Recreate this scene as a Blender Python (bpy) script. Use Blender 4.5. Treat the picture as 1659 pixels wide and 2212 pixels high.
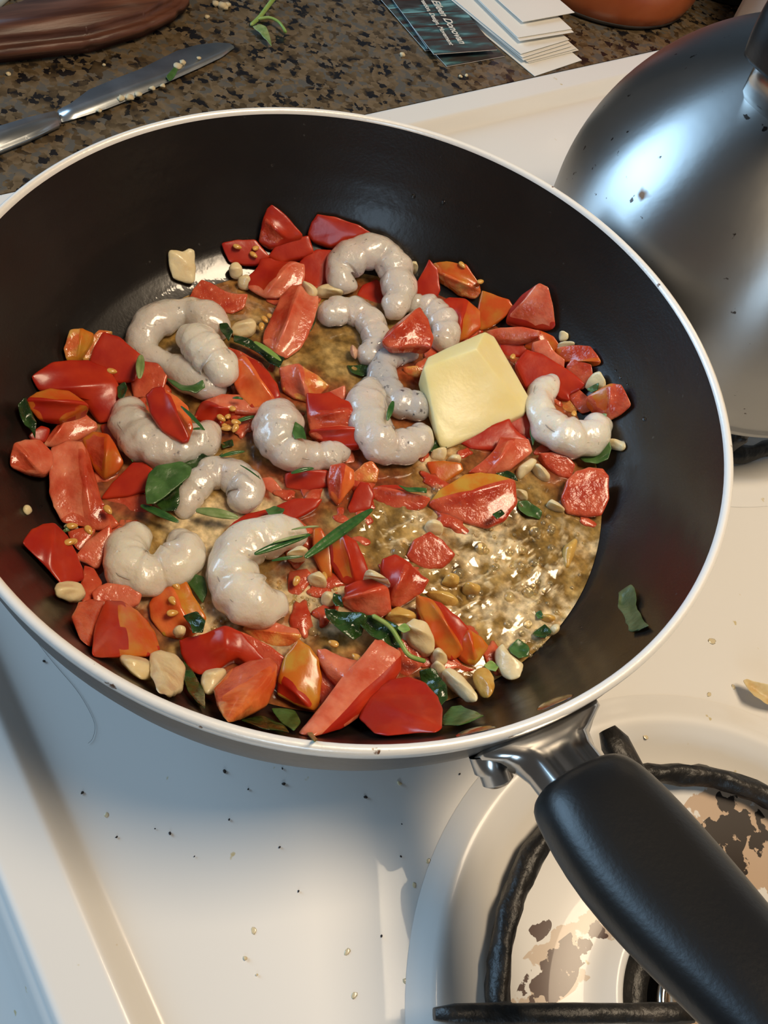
import bpy, bmesh, math, random
from mathutils import Vector, Matrix, noise, Euler
random.seed(7)
for o in list(bpy.data.objects): bpy.data.objects.remove(o)
SC = bpy.context.scene
COL = SC.collection

# ------------------------------------------------------------------ camera
PITCH, ROLL, F, CX, CY, YAW = 0.99500692, 0.33868685, 1790.0, 829.5, 1106.0, math.radians(40.8)
_f = Vector((0, math.cos(PITCH), -math.sin(PITCH))); _r = Vector((1, 0, 0)); _u = _r.cross(_f)
_r, _u = math.cos(ROLL)*_r + math.sin(ROLL)*_u, -math.sin(ROLL)*_r + math.cos(ROLL)*_u
RZ = Matrix.Rotation(YAW, 3, 'Z')
_r, _u, _f = RZ @ _r, RZ @ _u, RZ @ _f
CAMP = RZ @ Vector((0.02706348, -0.20051224, 0.31829267))
cam = bpy.data.cameras.new('camera'); camo = bpy.data.objects.new('camera', cam); COL.objects.link(camo)
camo.matrix_world = Matrix(((_r.x, _u.x, -_f.x, CAMP.x), (_r.y, _u.y, -_f.y, CAMP.y), (_r.z, _u.z, -_f.z, CAMP.z), (0, 0, 0, 1)))
cam.sensor_fit = 'HORIZONTAL'; cam.sensor_width = 36.0; cam.lens = 36.0*F/1659.0; cam.clip_start = 0.01
SC.camera = camo

# ------------------------------------------------------------------ world, lights, exposure
W = bpy.data.worlds.new('room_light'); SC.world = W; W.use_nodes = True
W.node_tree.nodes['Background'].inputs[0].default_value = (0.62, 0.60, 0.58, 1)
W.node_tree.nodes['Background'].inputs[1].default_value = 0.16
def area(name, loc, target, sx, sy, power, color):
    l = bpy.data.lights.new(name, 'AREA'); l.shape = 'RECTANGLE'; l.size = sx; l.size_y = sy; l.energy = power; l.color = color
    o = bpy.data.objects.new(name, l); COL.objects.link(o); o.location = loc
    o.rotation_euler = (Vector(target)-Vector(loc)).to_track_quat('-Z', 'Y').to_euler()
    return o
area('hood_lamp', (0.20, 0.27, 0.95), (0.05, 0.0, 0.0), 0.34, 0.28, 8.0, (1.0, 0.79, 0.55))
area('window_daylight', (-1.75, -1.25, 0.75), (0, 0, 0), 1.35, 1.25, 50.0, (0.44, 0.71, 1.0))
area('side_window_daylight', (1.7, -1.3, 0.85), (0, 0.1, 0), 0.5, 0.8, 8.0, (0.55, 0.78, 1.0))
SC.view_settings.view_transform = 'Standard'
try: SC.view_settings.look = 'None'
except Exception: pass
SC.view_settings.gamma = 1.0; SC.view_settings.use_curve_mapping = False; SC.view_settings.exposure = 0.0

# ------------------------------------------------------------------ pixel rays -> real points
def ray(px, py): return ((px-CX)/F)*_r - ((py-CY)/F)*_u + _f
def at(px, py, z):
    d = ray(px, py); return CAMP + d*((z-CAMP.z)/d.z)
CROP = {'1': (2.37, 0, 400), '2': (3.318, 500, 400), '3': (2.765, 850, 500), '4': (2.765, 0, 800), '5': (3.016, 450, 750),
        '6': (2.765, 850, 950), '7': (2.765, 0, 1100), '8': (2.552, 450, 1150), 'p': (1, 0, 0)}
def cp(c, x, y):
    s, ox, oy = CROP[c]; return x/s+ox, y/s+oy
PROF = [(0.0, .0385), (.096, .0385), (.103, .0400), (.109, .0430), (.1155, .0475), (.1205, .0545), (.1255, .0635), (.130, .0745), (.134, .087), (.1375, .0995)]
def panz(r):
    for (r0, z0), (r1, z1) in zip(PROF, PROF[1:]):
        if r <= r1: return z0+(z1-z0)*(r-r0)/(r1-r0)
    return PROF[-1][1]+(r-.1375)*3
LQD = (at(1230, 1380, .046)).to_2d().normalized()
def liqz(x, y): return .0428 + .0030*(x*LQD.x+y*LQD.y)/.11
def wall(x, y): return panz(math.hypot(x, y))
def surf(x, y): return max(panz(math.hypot(x, y)), liqz(x, y)-.0022)
def on(px, py, dz, s=surf):
    """first point along the pixel's ray that lies dz above surface s"""
    d = ray(px, py); t0 = (0.16-CAMP.z)/d.z; t1 = (0.034-CAMP.z)/d.z
    g = lambda t: (CAMP+d*t).z - dz - s((CAMP+d*t).x, (CAMP+d*t).y)
    n = 60; a = t0
    for i in range(1, n+1):
        b = t0+(t1-t0)*i/n
        if g(b) <= 0:
            for _ in range(22):
                m = (a+b)/2
                if g(m) > 0: a = m
                else: b = m
            return CAMP+d*b
        a = b
    return CAMP+d*t1

# ------------------------------------------------------------------ materials
def mat(name, base, rough=.5, metal=0, sss=0, sssr=.004, coat=0, base2=None, nscale=60, nlo=.4, nhi=.6, bump=0, bscale=200, bdist=.001,
        trans=0, ior=1.45, spec=.5, aniso=0, detail=4, stretch=None, spots=None, bump2=None, alpha=1, tint=None, coatr=.07):
    m = bpy.data.materials.new(name); m.use_nodes = True; t = m.node_tree; N = t.nodes; L = t.links; p = N['Principled BSDF']
    p.inputs['Base Color'].default_value = (*base, 1); p.inputs['Roughness'].default_value = rough; p.inputs['Metallic'].default_value = metal
    p.inputs['Subsurface Weight'].default_value = sss; p.inputs['Subsurface Scale'].default_value = 1.0
    p.inputs['Subsurface Radius'].default_value = tuple(c*sssr for c in (tint or (1, .45, .3)))
    p.inputs['Coat Weight'].default_value = coat; p.inputs['Coat Roughness'].default_value = coatr; p.inputs['Transmission Weight'].default_value = trans
    p.inputs['IOR'].default_value = ior; p.inputs['Specular IOR Level'].default_value = spec; p.inputs['Anisotropic'].default_value = aniso
    p.inputs['Alpha'].default_value = alpha
    tc = N.new('ShaderNodeTexCoord'); vec = tc.outputs['Object']
    if stretch:
        mp = N.new('ShaderNodeMapping'); mp.inputs['Scale'].default_value = stretch; L.new(vec, mp.inputs[0]); vec = mp.outputs[0]
    col = None
    if base2:
        n = N.new('ShaderNodeTexNoise'); n.inputs['Scale'].default_value = nscale; n.inputs['Detail'].default_value = detail; L.new(vec, n.inputs[0])
        mr = N.new('ShaderNodeMapRange'); mr.inputs[1].default_value = nlo; mr.inputs[2].default_value = nhi; L.new(n.outputs[0], mr.inputs[0])
        mx = N.new('ShaderNodeMix'); mx.data_type = 'RGBA'; mx.inputs[6].default_value = (*base, 1); mx.inputs[7].default_value = (*base2, 1)
        L.new(mr.outputs[0], mx.inputs[0]); col = mx.outputs[2]
    for sp in (spots or []):   # (colour, scale, lo, hi)
        n = N.new('ShaderNodeTexNoise'); n.inputs['Scale'].default_value = sp[1]; n.inputs['Detail'].default_value = 3; L.new(tc.outputs['Object'], n.inputs[0])
        mr = N.new('ShaderNodeMapRange'); mr.inputs[1].default_value = sp[2]; mr.inputs[2].default_value = sp[3]; L.new(n.outputs[0], mr.inputs[0])
        mx = N.new('ShaderNodeMix'); mx.data_type = 'RGBA'; mx.inputs[6].default_value = (*base, 1); mx.inputs[7].default_value = (*sp[0], 1)
        if col: L.new(col, mx.inputs[6])
        L.new(mr.outputs[0], mx.inputs[0]); col = mx.outputs[2]
    if col: L.new(col, p.inputs['Base Color'])
    prev = None
    for b in ([(bump, bscale, bdist)] if bump else []) + (bump2 or []):
        n = N.new('ShaderNodeTexNoise'); n.inputs['Scale'].default_value = b[1]; n.inputs['Detail'].default_value = 4; L.new(vec, n.inputs[0])
        bp = N.new('ShaderNodeBump'); bp.inputs['Strength'].default_value = b[0]; bp.inputs['Distance'].default_value = b[2]; L.new(n.outputs[0], bp.inputs['Height'])
        if prev: L.new(prev.outputs[0], bp.inputs['Normal'])
        L.new(bp.outputs[0], p.inputs['Normal']); prev = bp
    m['_c'] = 1
    return m
RT = (1, .28, .12)
M = {}
M['skin'] = mat('tomato_skin_red', (.38, .018, .008), .30, sss=.45, sssr=.003, coat=.10, base2=(.49, .040, .011), nscale=70, bump=.12, bscale=260, spec=.45, tint=RT)
M['oskin'] = mat('tomato_skin_orange', (.58, .09, .012), .26, sss=.45, sssr=.003, coat=.25, base2=(.55, .19, .025), nscale=110, bump=.15, bscale=300, tint=RT)
M['yskin'] = mat('tomato_skin_yellow_streaked', (.58, .16, .012), .26, sss=.4, sssr=.003, coat=.25, base2=(.55, .30, .04), nscale=120, bump=.15, bscale=300, tint=RT)
M['flesh'] = mat('tomato_flesh', (.46, .045, .016), .17, sss=.55, sssr=.0035, coat=.5, base2=(.70, .17, .08), nscale=110, nlo=.36, nhi=.72, bump=.7, bscale=190, bdist=.0014, bump2=[(.6, 480, .0007)], tint=RT)
M['lflesh'] = mat('tomato_flesh_pale', (.60, .095, .042), .19, sss=.55, sssr=.0035, coat=.5, base2=(.80, .29, .17), nscale=105, nlo=.36, nhi=.7, bump=.6, bscale=190, bdist=.0013, bump2=[(.5, 520, .0006)], tint=RT)
M['oflesh'] = mat('tomato_flesh_orange', (.60, .085, .016), .18, sss=.55, sssr=.004, coat=.4, base2=(.86, .26, .07), nscale=80, nlo=.38, nhi=.7, bump=.45, bscale=180, bdist=.0012, tint=RT)
M['pulp'] = mat('tomato_pulp', (.70, .17, .05), .15, sss=.6, sssr=.004, coat=.5, base2=(.78, .42, .12), nscale=150, bump=.9, bscale=190, bdist=.002, tint=RT)
M['shrimp'] = mat('raw_shrimp', (.80, .75, .68), .2, sss=.8, sssr=.007, coat=.9, base2=(.88, .76, .68), nscale=70, nlo=.35, nhi=.65, bump=.7, bscale=230, bdist=.0013, trans=.22,
                  spots=[((.25, .23, .22), 380, .66, .76)], bump2=[(.6, 620, .0006)], tint=(1, .8, .62))
M['shrimpc'] = mat('raw_shrimp_cloudy', (.92, .87, .76), .22, sss=.8, sssr=.006, coat=.8, base2=(.88, .80, .69), nscale=60, bump=.65, bscale=230, bdist=.0013, trans=.15,
                   spots=[((.36, .29, .24), 380, .68, .78)], bump2=[(.5, 620, .0006)], tint=(1, .75, .55))
M['shrimpg'] = mat('raw_shrimp_grey', (.66, .66, .67), .2, sss=.8, sssr=.007, coat=.9, base2=(.76, .73, .70), nscale=60, bump=.7, bscale=230, bdist=.0013, trans=.3, bump2=[(.5, 620, .0006)],
                   spots=[((.15, .15, .17), 420, .62, .72)], tint=(1, .85, .7))
M['tail'] = mat('shrimp_tail_flesh', (.62, .30, .17), .3, sss=.5, sssr=.003, coat=.3, base2=(.72, .48, .34), nscale=200, bump=.8, bscale=300)
M['garlic'] = mat('garlic', (.80, .66, .40), .32, sss=.5, sssr=.004, coat=.25, base2=(.72, .52, .24), nscale=130, nlo=.5, nhi=.75, bump=.5, bscale=260, tint=(1, .8, .5))
M['fried'] = mat('garlic_golden', (.66, .43, .12), .28, sss=.5, sssr=.003, coat=.4, base2=(.55, .30, .06), nscale=180, bump=.6, bscale=260, tint=(1, .8, .5))
M['seed'] = mat('tomato_seed', (.72, .43, .12), .25, sss=.4, sssr=.002, coat=.4, base2=(.60, .30, .06), nscale=300)
M['butter'] = mat('butter', (.84, .72, .34), .34, sss=.5, sssr=.006, base2=(.86, .77, .43), nscale=45, bump=.25, bscale=90, bdist=.001, bump2=[(.15, 500, .0005)], tint=(1, .85, .4))
M['leaf'] = mat('basil_leaf', (.035, .095, .018), .36, coat=.25, base2=(.075, .17, .045), nscale=130, bump=.6, bscale=220, bdist=.001, sss=.15, sssr=.001)
M['dleaf'] = mat('wilted_leaf', (.010, .030, .006), .2, coat=.5, base2=(.03, .075, .015), nscale=170, bump=.9, bscale=240, bdist=.0015)
M['oleaf'] = mat('olive_leaf', (.055, .085, .03), .45, base2=(.10, .13, .055), nscale=150, bump=.8, bscale=200, bdist=.0015)
M['lleaf'] = mat('pale_leaf', (.16, .24, .07), .4, coat=.2, base2=(.26, .33, .13), nscale=200, bump=.4, bscale=300)
M['needle'] = mat('herb_needle', (.022, .085, .018), .3, coat=.3, base2=(.05, .14, .03), nscale=200, bump=.3, bscale=400)
M['stem'] = mat('fresh_stem', (.20, .34, .07), .4, base2=(.30, .42, .12), nscale=150, sss=.2, sssr=.002)
M['black_pan'] = mat('nonstick_coating', (.0095, .0072, .006), .36, base2=(.013, .010, .008), nscale=30, spec=.32, coat=.5, coatr=.14, bump=.25, bscale=900, bdist=.0003,
                     spots=[((.05, .045, .04), 300, .72, .78)])
m = M['black_pan']; t = m.node_tree; N, L = t.nodes, t.links; p = N['Principled BSDF']   # oily film round the corner of the floor
tc = N.new('ShaderNodeTexCoord'); vm = N.new('ShaderNodeVectorMath'); vm.operation = 'MULTIPLY'; vm.inputs[1].default_value = (1, 1, 0); L.new(tc.outputs['Object'], vm.inputs[0])
ln = N.new('ShaderNodeVectorMath'); ln.operation = 'LENGTH'; L.new(vm.outputs[0], ln.inputs[0]); nz = N.new('ShaderNodeTexNoise'); nz.inputs['Scale'].default_value = 90; nz.inputs['Detail'].default_value = 4; L.new(tc.outputs['Object'], nz.inputs[0])
aa = N.new('ShaderNodeMath'); aa.operation = 'MULTIPLY_ADD'; aa.inputs[1].default_value = .010; L.new(nz.outputs[0], aa.inputs[0]); L.new(ln.outputs['Value'], aa.inputs[2])
fr = N.new('ShaderNodeMapRange'); fr.inputs[1].default_value = .1135; fr.inputs[2].default_value = .1175; fr.inputs[3].default_value = .07; fr.inputs[4].default_value = .22; L.new(aa.outputs[0], fr.inputs[0]); L.new(fr.outputs[0], p.inputs['Coat Roughness'])
fw = N.new('ShaderNodeMapRange'); fw.inputs[1].default_value = .1135; fw.inputs[2].default_value = .125; fw.inputs[3].default_value = 1; fw.inputs[4].default_value = .32; L.new(aa.outputs[0], fw.inputs[0]); L.new(fw.outputs[0], p.inputs['Coat Weight'])
cb = N.new('ShaderNodeBump'); cb.inputs['Strength'].default_value = .14; cb.inputs['Distance'].default_value = .001; n5 = N.new('ShaderNodeTexNoise'); n5.inputs['Scale'].default_value = 240; L.new(tc.outputs['Object'], n5.inputs[0]); L.new(n5.outputs[0], cb.inputs['Height']); L.new(cb.outputs[0], p.inputs['Coat Normal'])
M['alu'] = mat('rim_aluminium', (.92, .89, .83), .3, metal=.15, coat=.3, bump=.1, bscale=400, spots=[((.16, .07, .03), 210, .70, .74)])
M['shell'] = mat('pan_outside_grey', (.13, .125, .12), .42, metal=.25, base2=(.10, .096, .09), nscale=20, bump=.1, bscale=300)
M['steel'] = mat('polished_steel', (.50, .49, .47), .20, metal=1, base2=(.42, .40, .38), nscale=60, spots=[((.20, .10, .03), 55, .66, .74)])
M['phenolic'] = mat('black_phenolic', (.0075, .0075, .008), .36, bump=.2, bscale=700, bdist=.0003, spec=.5, base2=(.010, .009, .008), nscale=25)
M['iron'] = mat('cast_iron', (.012, .011, .010), .42, base2=(.045, .036, .028), nscale=90, nlo=.5, nhi=.75, bump=.8, bscale=160, bdist=.0015)
M['white_card'] = mat('white_card_stock', (.80, .77, .70), .5)
M['ink'] = mat('grey_ink', (.12, .12, .13), .6)
M['wink'] = mat('cream_ink', (.70, .66, .58), .6)
M['wood'] = mat('dark_wood', (.055, .018, .010), .42, base2=(.14, .050, .026), nscale=30, nlo=.35, nhi=.65, stretch=(5, .6, 5), bump=.4, bscale=60, bdist=.001)
M['blade'] = mat('knife_steel', (.55, .58, .60), .30, metal=.85, base2=(.38, .41, .43), nscale=40, bump=.1, bscale=60)
M['terracotta'] = mat('orange_glaze', (.42, .085, .022), .3, base2=(.48, .11, .03), nscale=30, coat=.3)
M['crumb'] = mat('dark_crumb', (.03, .02, .015), .7)
M['crumbl'] = mat('pale_crumb', (.62, .50, .30), .6)
M['grease'] = mat('grease_drop', (.66, .56, .36), .2, coat=.5)
M['water'] = mat('water_drop', (.9, .9, .9), .02, trans=1, ior=1.33)
M['bubble'] = mat('broth_bubble', (.85, .72, .42), .02, trans=.85, ior=1.12, coat=1)
M['darkwall'] = mat('dark_backsplash', (.02, .014, .010), .5, base2=(.05, .035, .025), nscale=60)

# granite
m = M['granite'] = bpy.data.materials.new('granite'); m.use_nodes = True; t = m.node_tree; N, L = t.nodes, t.links; p = N['Principled BSDF']
tc = N.new('ShaderNodeTexCoord')
v1 = N.new('ShaderNodeTexVoronoi'); v1.inputs['Scale'].default_value = 240; v1.inputs['Randomness'].default_value = 1
dn = N.new('ShaderNodeTexNoise'); dn.inputs['Scale'].default_value = 260; dn.inputs['Detail'].default_value = 3
va = N.new('ShaderNodeVectorMath'); va.operation = 'MULTIPLY_ADD'; va.inputs[1].default_value = (.006, .006, .006)
L.new(tc.outputs['Object'], dn.inputs[0]); L.new(dn.outputs['Color'], va.inputs[0]); L.new(tc.outputs['Object'], va.inputs[2]); L.new(va.outputs[0], v1.inputs['Vector'])
sx = N.new('ShaderNodeSeparateColor'); L.new(v1.outputs['Color'], sx.inputs[0])
n2 = N.new('ShaderNodeTexNoise'); n2.inputs['Scale'].default_value = 70; n2.inputs['Detail'].default_value = 2; L.new(tc.outputs['Object'], n2.inputs[0])
ad = N.new('ShaderNodeMath'); ad.operation = 'MULTIPLY_ADD'; ad.inputs[1].default_value = 1.6; L.new(n2.outputs[0], ad.inputs[0]); L.new(sx.outputs[0], ad.inputs[2])
mu = N.new('ShaderNodeMath'); mu.operation = 'MULTIPLY'; mu.inputs[1].default_value = .5; L.new(ad.outputs[0], mu.inputs[0])
cr = N.new('ShaderNodeValToRGB'); L.new(mu.outputs[0], cr.inputs[0]); e = cr.color_ramp; e.interpolation = 'LINEAR'
e.elements[0].position = .40; e.elements[0].color = (.010, .009, .010, 1); e.elements[1].position = .48; e.elements[1].color = (.060, .040, .020, 1)
for pos, c in ((.44, (.016, .013, .011)), (.60, (.11, .075, .038)), (.74, (.17, .12, .068)), (.86, (.10, .092, .078))):
    k = e.elements.new(pos); k.color = (*c, 1)
L.new(cr.outputs[0], p.inputs['Base Color']); p.inputs['Roughness'].default_value = .24

# enamel with small marks ; burner bowl with burnt patches placed on the metal
def enamel(name, stains=()):
    m = bpy.data.materials.new(name); m.use_nodes = True; t = m.node_tree; N, L = t.nodes, t.links; p = N['Principled BSDF']
    p.inputs['Roughness'].default_value = .3; p.inputs['Coat Weight'].default_value = .2; p.inputs['Specular IOR Level'].default_value = .4
    tc = N.new('ShaderNodeTexCoord'); col = None
    def spot(scale, lo, hi, c, prevcol, mask=None):
        n = N.new('ShaderNodeTexNoise'); n.inputs['Scale'].default_value = scale; n.inputs['Detail'].default_value = 3; L.new(tc.outputs['Object'], n.inputs[0])
        mr = N.new('ShaderNodeMapRange'); mr.inputs[1].default_value = lo; mr.inputs[2].default_value = hi; L.new(n.outputs[0], mr.inputs[0]); fac = mr.outputs[0]
        if mask:
            mm = N.new('ShaderNodeMath'); mm.operation = 'MULTIPLY'; L.new(fac, mm.inputs[0]); L.new(mask, mm.inputs[1]); fac = mm.outputs[0]
        mx = N.new('ShaderNodeMix'); mx.data_type = 'RGBA'
        if prevcol: L.new(prevcol, mx.inputs[6])
        else: mx.inputs[6].default_value = (.78, .76, .72, 1)
        mx.inputs[7].default_value = (*c, 1); L.new(fac, mx.inputs[0]); return mx.outputs[2]
    col = spot(110, .715, .74, (.60, .50, .28), None)
    for (cpt, sc, rad, c, lo, nsc) in stains:
        mp = N.new('ShaderNodeMapping'); mp.vector_type = 'POINT'; mp.inputs['Location'].default_value = [-a*b for a, b in zip(cpt, sc)]; mp.inputs['Scale'].default_value = sc
        L.new(tc.outputs['Object'], mp.inputs[0]); ln = N.new('ShaderNodeVectorMath'); ln.operation = 'LENGTH'; L.new(mp.outputs[0], ln.inputs[0])
        n = N.new('ShaderNodeTexNoise'); n.inputs['Scale'].default_value = nsc; n.inputs['Detail'].default_value = 5; L.new(tc.outputs['Object'], n.inputs[0])
        sm = N.new('ShaderNodeMath'); sm.operation = 'MULTIPLY_ADD'; sm.inputs[1].default_value = -1/rad; sm.inputs[2].default_value = 1; L.new(ln.outputs['Value'], sm.inputs[0])
        ad = N.new('ShaderNodeMath'); ad.operation = 'MULTIPLY_ADD'; ad.inputs[1].default_value = .22; L.new(sm.outputs[0], ad.inputs[0]); L.new(n.outputs[0], ad.inputs[2])
        mr = N.new('ShaderNodeMapRange'); mr.inputs[1].default_value = lo; mr.inputs[2].default_value = lo+.02; L.new(ad.outputs[0], mr.inputs[0])
        ins = N.new('ShaderNodeMath'); ins.operation = 'GREATER_THAN'; ins.inputs[1].default_value = 0; L.new(sm.outputs[0], ins.inputs[0])
        mm = N.new('ShaderNodeMath'); mm.operation = 'MULTIPLY'; L.new(mr.outputs[0], mm.inputs[0]); L.new(ins.outputs[0], mm.inputs[1])
        mx = N.new('ShaderNodeMix'); mx.data_type = 'RGBA'; L.new(col, mx.inputs[6]); mx.inputs[7].default_value = (*c, 1); L.new(mm.outputs[0], mx.inputs[0]); col = mx.outputs[2]
    L.new(col, p.inputs['Base Color']); return m
M['enamel'] = enamel('white_enamel')

# brushed kettle steel
m = M['kettle'] = mat('brushed_kettle_steel', (.40, .40, .39), .36, metal=1, base2=(.33, .33, .325), nscale=14, aniso=.8, bump=.12, bscale=60, bdist=.001,
                      spots=[((.06, .05, .045), 190, .70, .73), ((.10, .05, .03), 45, .74, .78)])
t = m.node_tree; tg = t.nodes.new('ShaderNodeTangent'); tg.direction_type = 'RADIAL'; tg.axis = 'Z'; t.nodes['Principled BSDF'].inputs['Anisotropic Rotation'].default_value = .25; t.links.new(tg.outputs[0], t.nodes['Principled BSDF'].inputs['Tangent'])

# teal planks print for the business cards
m = M['teal_print'] = bpy.data.materials.new('teal_plank_print'); m.use_nodes = True; t = m.node_tree; N, L = t.nodes, t.links; p = N['Principled BSDF']; p.inputs['Roughness'].default_value = .35
tc = N.new('ShaderNodeTexCoord'); mp = N.new('ShaderNodeMapping'); mp.inputs['Scale'].default_value = (30, 130, 1); L.new(tc.outputs['Object'], mp.inputs[0])
n = N.new('ShaderNodeTexNoise'); n.inputs['Scale'].default_value = 1.0; n.inputs['Detail'].default_value = 6; L.new(mp.outputs[0], n.inputs[0])
cr = N.new('ShaderNodeValToRGB'); L.new(n.outputs[0], cr.inputs[0]); e = cr.color_ramp
e.elements[0].position = .36; e.elements[0].color = (.035, .028, .025, 1); e.elements[1].position = .66; e.elements[1].color = (.16, .34, .36, 1)
k = e.elements.new(.47); k.color = (.055, .05, .047, 1); k = e.elements.new(.55); k.color = (.05, .105, .11, 1)
sp = N.new('ShaderNodeSeparateXYZ'); L.new(tc.outputs['Object'], sp.inputs[0])
w = N.new('ShaderNodeMath'); w.operation = 'PINGPONG'; w.inputs[1].default_value = .0085; L.new(sp.outputs[1], w.inputs[0])
g = N.new('ShaderNodeMath'); g.operation = 'LESS_THAN'; g.inputs[1].default_value = .0006; L.new(w.outputs[0], g.inputs[0])
mx = N.new('ShaderNodeMix'); mx.data_type = 'RGBA'; L.new(cr.outputs[0], mx.inputs[6]); mx.inputs[7].default_value = (.05, .018, .012, 1); L.new(g.outputs[0], mx.inputs[0]); L.new(mx.outputs[2], p.inputs['Base Color'])

# broth: olive-brown liquid, its cream foam carried by a vertex attribute
m = M['broth'] = bpy.data.materials.new('buttery_broth'); m.use_nodes = True; t = m.node_tree; N, L = t.nodes, t.links; p = N['Principled BSDF']
p.inputs['Roughness'].default_value = .06; p.inputs['Coat Weight'].default_value = .6; p.inputs['Coat Roughness'].default_value = .03
p.inputs['Subsurface Weight'].default_value = .35; p.inputs['Subsurface Radius'].default_value = (.004, .003, .001); p.inputs['Subsurface Scale'].default_value = 1
tc = N.new('ShaderNodeTexCoord'); n = N.new('ShaderNodeTexNoise'); n.inputs['Scale'].default_value = 70; n.inputs['Detail'].default_value = 6; n.inputs['Distortion'].default_value = .6; L.new(tc.outputs['Object'], n.inputs[0])
cr = N.new('ShaderNodeValToRGB'); L.new(n.outputs[0], cr.inputs[0]); e = cr.color_ramp
e.elements[0].position = .30; e.elements[0].color = (.10, .055, .012, 1); e.elements[1].position = .72; e.elements[1].color = (.56, .39, .15, 1)
k = e.elements.new(.5); k.color = (.30, .18, .05, 1)
va = N.new('ShaderNodeAttribute'); va.attribute_name = 'foam'
n3 = N.new('ShaderNodeTexNoise'); n3.inputs['Scale'].default_value = 420; n3.inputs['Detail'].default_value = 3; L.new(tc.outputs['Object'], n3.inputs[0])
ml = N.new('ShaderNodeMath'); ml.operation = 'MULTIPLY_ADD'; ml.inputs[1].default_value = .5; L.new(n3.outputs[0], ml.inputs[0]); L.new(va.outputs['Fac'], ml.inputs[2])
mr = N.new('ShaderNodeMapRange'); mr.inputs[1].default_value = .50; mr.inputs[2].default_value = .95; L.new(ml.outputs[0], mr.inputs[0])
mx = N.new('ShaderNodeMix'); mx.data_type = 'RGBA'; L.new(cr.outputs[0], mx.inputs[6]); mx.inputs[7].default_value = (.74, .58, .34, 1); L.new(mr.outputs[0], mx.inputs[0])
vj = N.new('ShaderNodeAttribute'); vj.attribute_name = 'juice'; mj = N.new('ShaderNodeMix'); mj.data_type = 'RGBA'; L.new(cr.outputs[0], mj.inputs[6]); mj.inputs[7].default_value = (.30, .060, .022, 1); L.new(vj.outputs['Fac'], mj.inputs[0]); L.new(mj.outputs[2], mx.inputs[6])
nf = N.new('ShaderNodeTexNoise'); nf.inputs['Scale'].default_value = 330; nf.inputs['Detail'].default_value = 4; L.new(tc.outputs['Object'], nf.inputs[0])
rf = N.new('ShaderNodeMapRange'); rf.inputs[1].default_value = .35; rf.inputs[2].default_value = .7; rf.inputs[3].default_value = .62; rf.inputs[4].default_value = 1.35; L.new(nf.outputs[0], rf.inputs[0])
hv = N.new('ShaderNodeHueSaturation'); L.new(rf.outputs[0], hv.inputs['Value']); L.new(mx.outputs[2], hv.inputs['Color']); L.new(hv.outputs[0], p.inputs['Base Color'])
b = N.new('ShaderNodeBump'); b.inputs['Strength'].default_value = .35; b.inputs['Distance'].default_value = .001
n4 = N.new('ShaderNodeTexNoise'); n4.inputs['Scale'].default_value = 170; n4.inputs['Detail'].default_value = 3; n4.inputs['Distortion'].default_value = .8; L.new(tc.outputs['Object'], n4.inputs[0])
L.new(n4.outputs[0], b.inputs['Height']); L.new(b.outputs[0], p.inputs['Normal'])

# ------------------------------------------------------------------ object helpers
def tag(o, label=None, cat=None, group=None, kind=None):
    if label: o['label'] = label
    if cat: o['category'] = cat
    if group: o['group'] = group
    if kind: o['kind'] = kind
    return o
def link(name, me, mats, parent=None, loc=None, smooth=True):
    o = bpy.data.objects.new(name, me); COL.objects.link(o)
    for m_ in (mats if isinstance(mats, (list, tuple)) else [mats]): me.materials.append(m_)
    if smooth:
        for f_ in me.polygons: f_.use_smooth = True
    if parent: o.parent = parent
    if loc: o.location = loc
    return o
def empty(name, loc): 
    o = bpy.data.objects.new(name, None); COL.objects.link(o); o.location = loc; o.empty_display_size = .02; return o
def part(name, me, mats, parent, smooth=True):
    """mesh given in world space, stored under its thing"""
    me.transform(Matrix.Translation(-Vector(parent.location))); return link(name, me, mats, parent, smooth=smooth)
def pydata(v, f, name='mesh'):
    me = bpy.data.meshes.new(name); me.from_pydata([tuple(a) for a in v], [], f); me.update(); return me
def lathe(prof, c=(0, 0), n=128, closed=False):
    v = []; f = []
    for r, z in prof:
        for i in range(n):
            a = 2*math.pi*i/n; v.append((c[0]+r*math.cos(a), c[1]+r*math.sin(a), z))
    m_ = len(prof)
    for j in range(m_ if closed else m_-1):
        k = (j+1) % m_
        for i in range(n):
            i2 = (i+1) % n; f.append((j*n+i, j*n+i2, k*n+i2, k*n+i))
    me = pydata(v, f)
    bm = bmesh.new(); bm.from_mesh(me); bmesh.ops.remove_doubles(bm, verts=bm.verts, dist=1e-6); bmesh.ops.recalc_face_normals(bm, faces=bm.faces); bm.to_mesh(me); bm.free()
    return me
def loft(rings, cap=True):
    n = len(rings[0]); v = [p_ for r in rings for p_ in r]; f = []
    for j in range(len(rings)-1):
        for i in range(n):
            i2 = (i+1) % n; f.append((j*n+i, j*n+i2, (j+1)*n+i2, (j+1)*n+i))
    if cap: f.append(tuple(range(n))[::-1]); f.append(tuple(range((len(rings)-1)*n, len(rings)*n)))
    me = pydata(v, f); bm = bmesh.new(); bm.from_mesh(me); bmesh.ops.recalc_face_normals(bm, faces=bm.faces); bm.to_mesh(me); bm.free(); return me
def spline(pts, n):
    """Catmull-Rom through tuples"""
    P = [pts[0]]+list(pts)+[pts[-1]]; out = []
    for k in range(n+1):
        u = k/n*(len(pts)-1); i = min(int(u), len(pts)-2); t_ = u-i; a, b, c, d = P[i:i+4]
        out.append(tuple(.5*((2*b[q])+(-a[q]+c[q])*t_+(2*a[q]-5*b[q]+4*c[q]-d[q])*t_*t_+(-a[q]+3*b[q]-3*c[q]+d[q])*t_**3) for q in range(len(a))))
    return out
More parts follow.
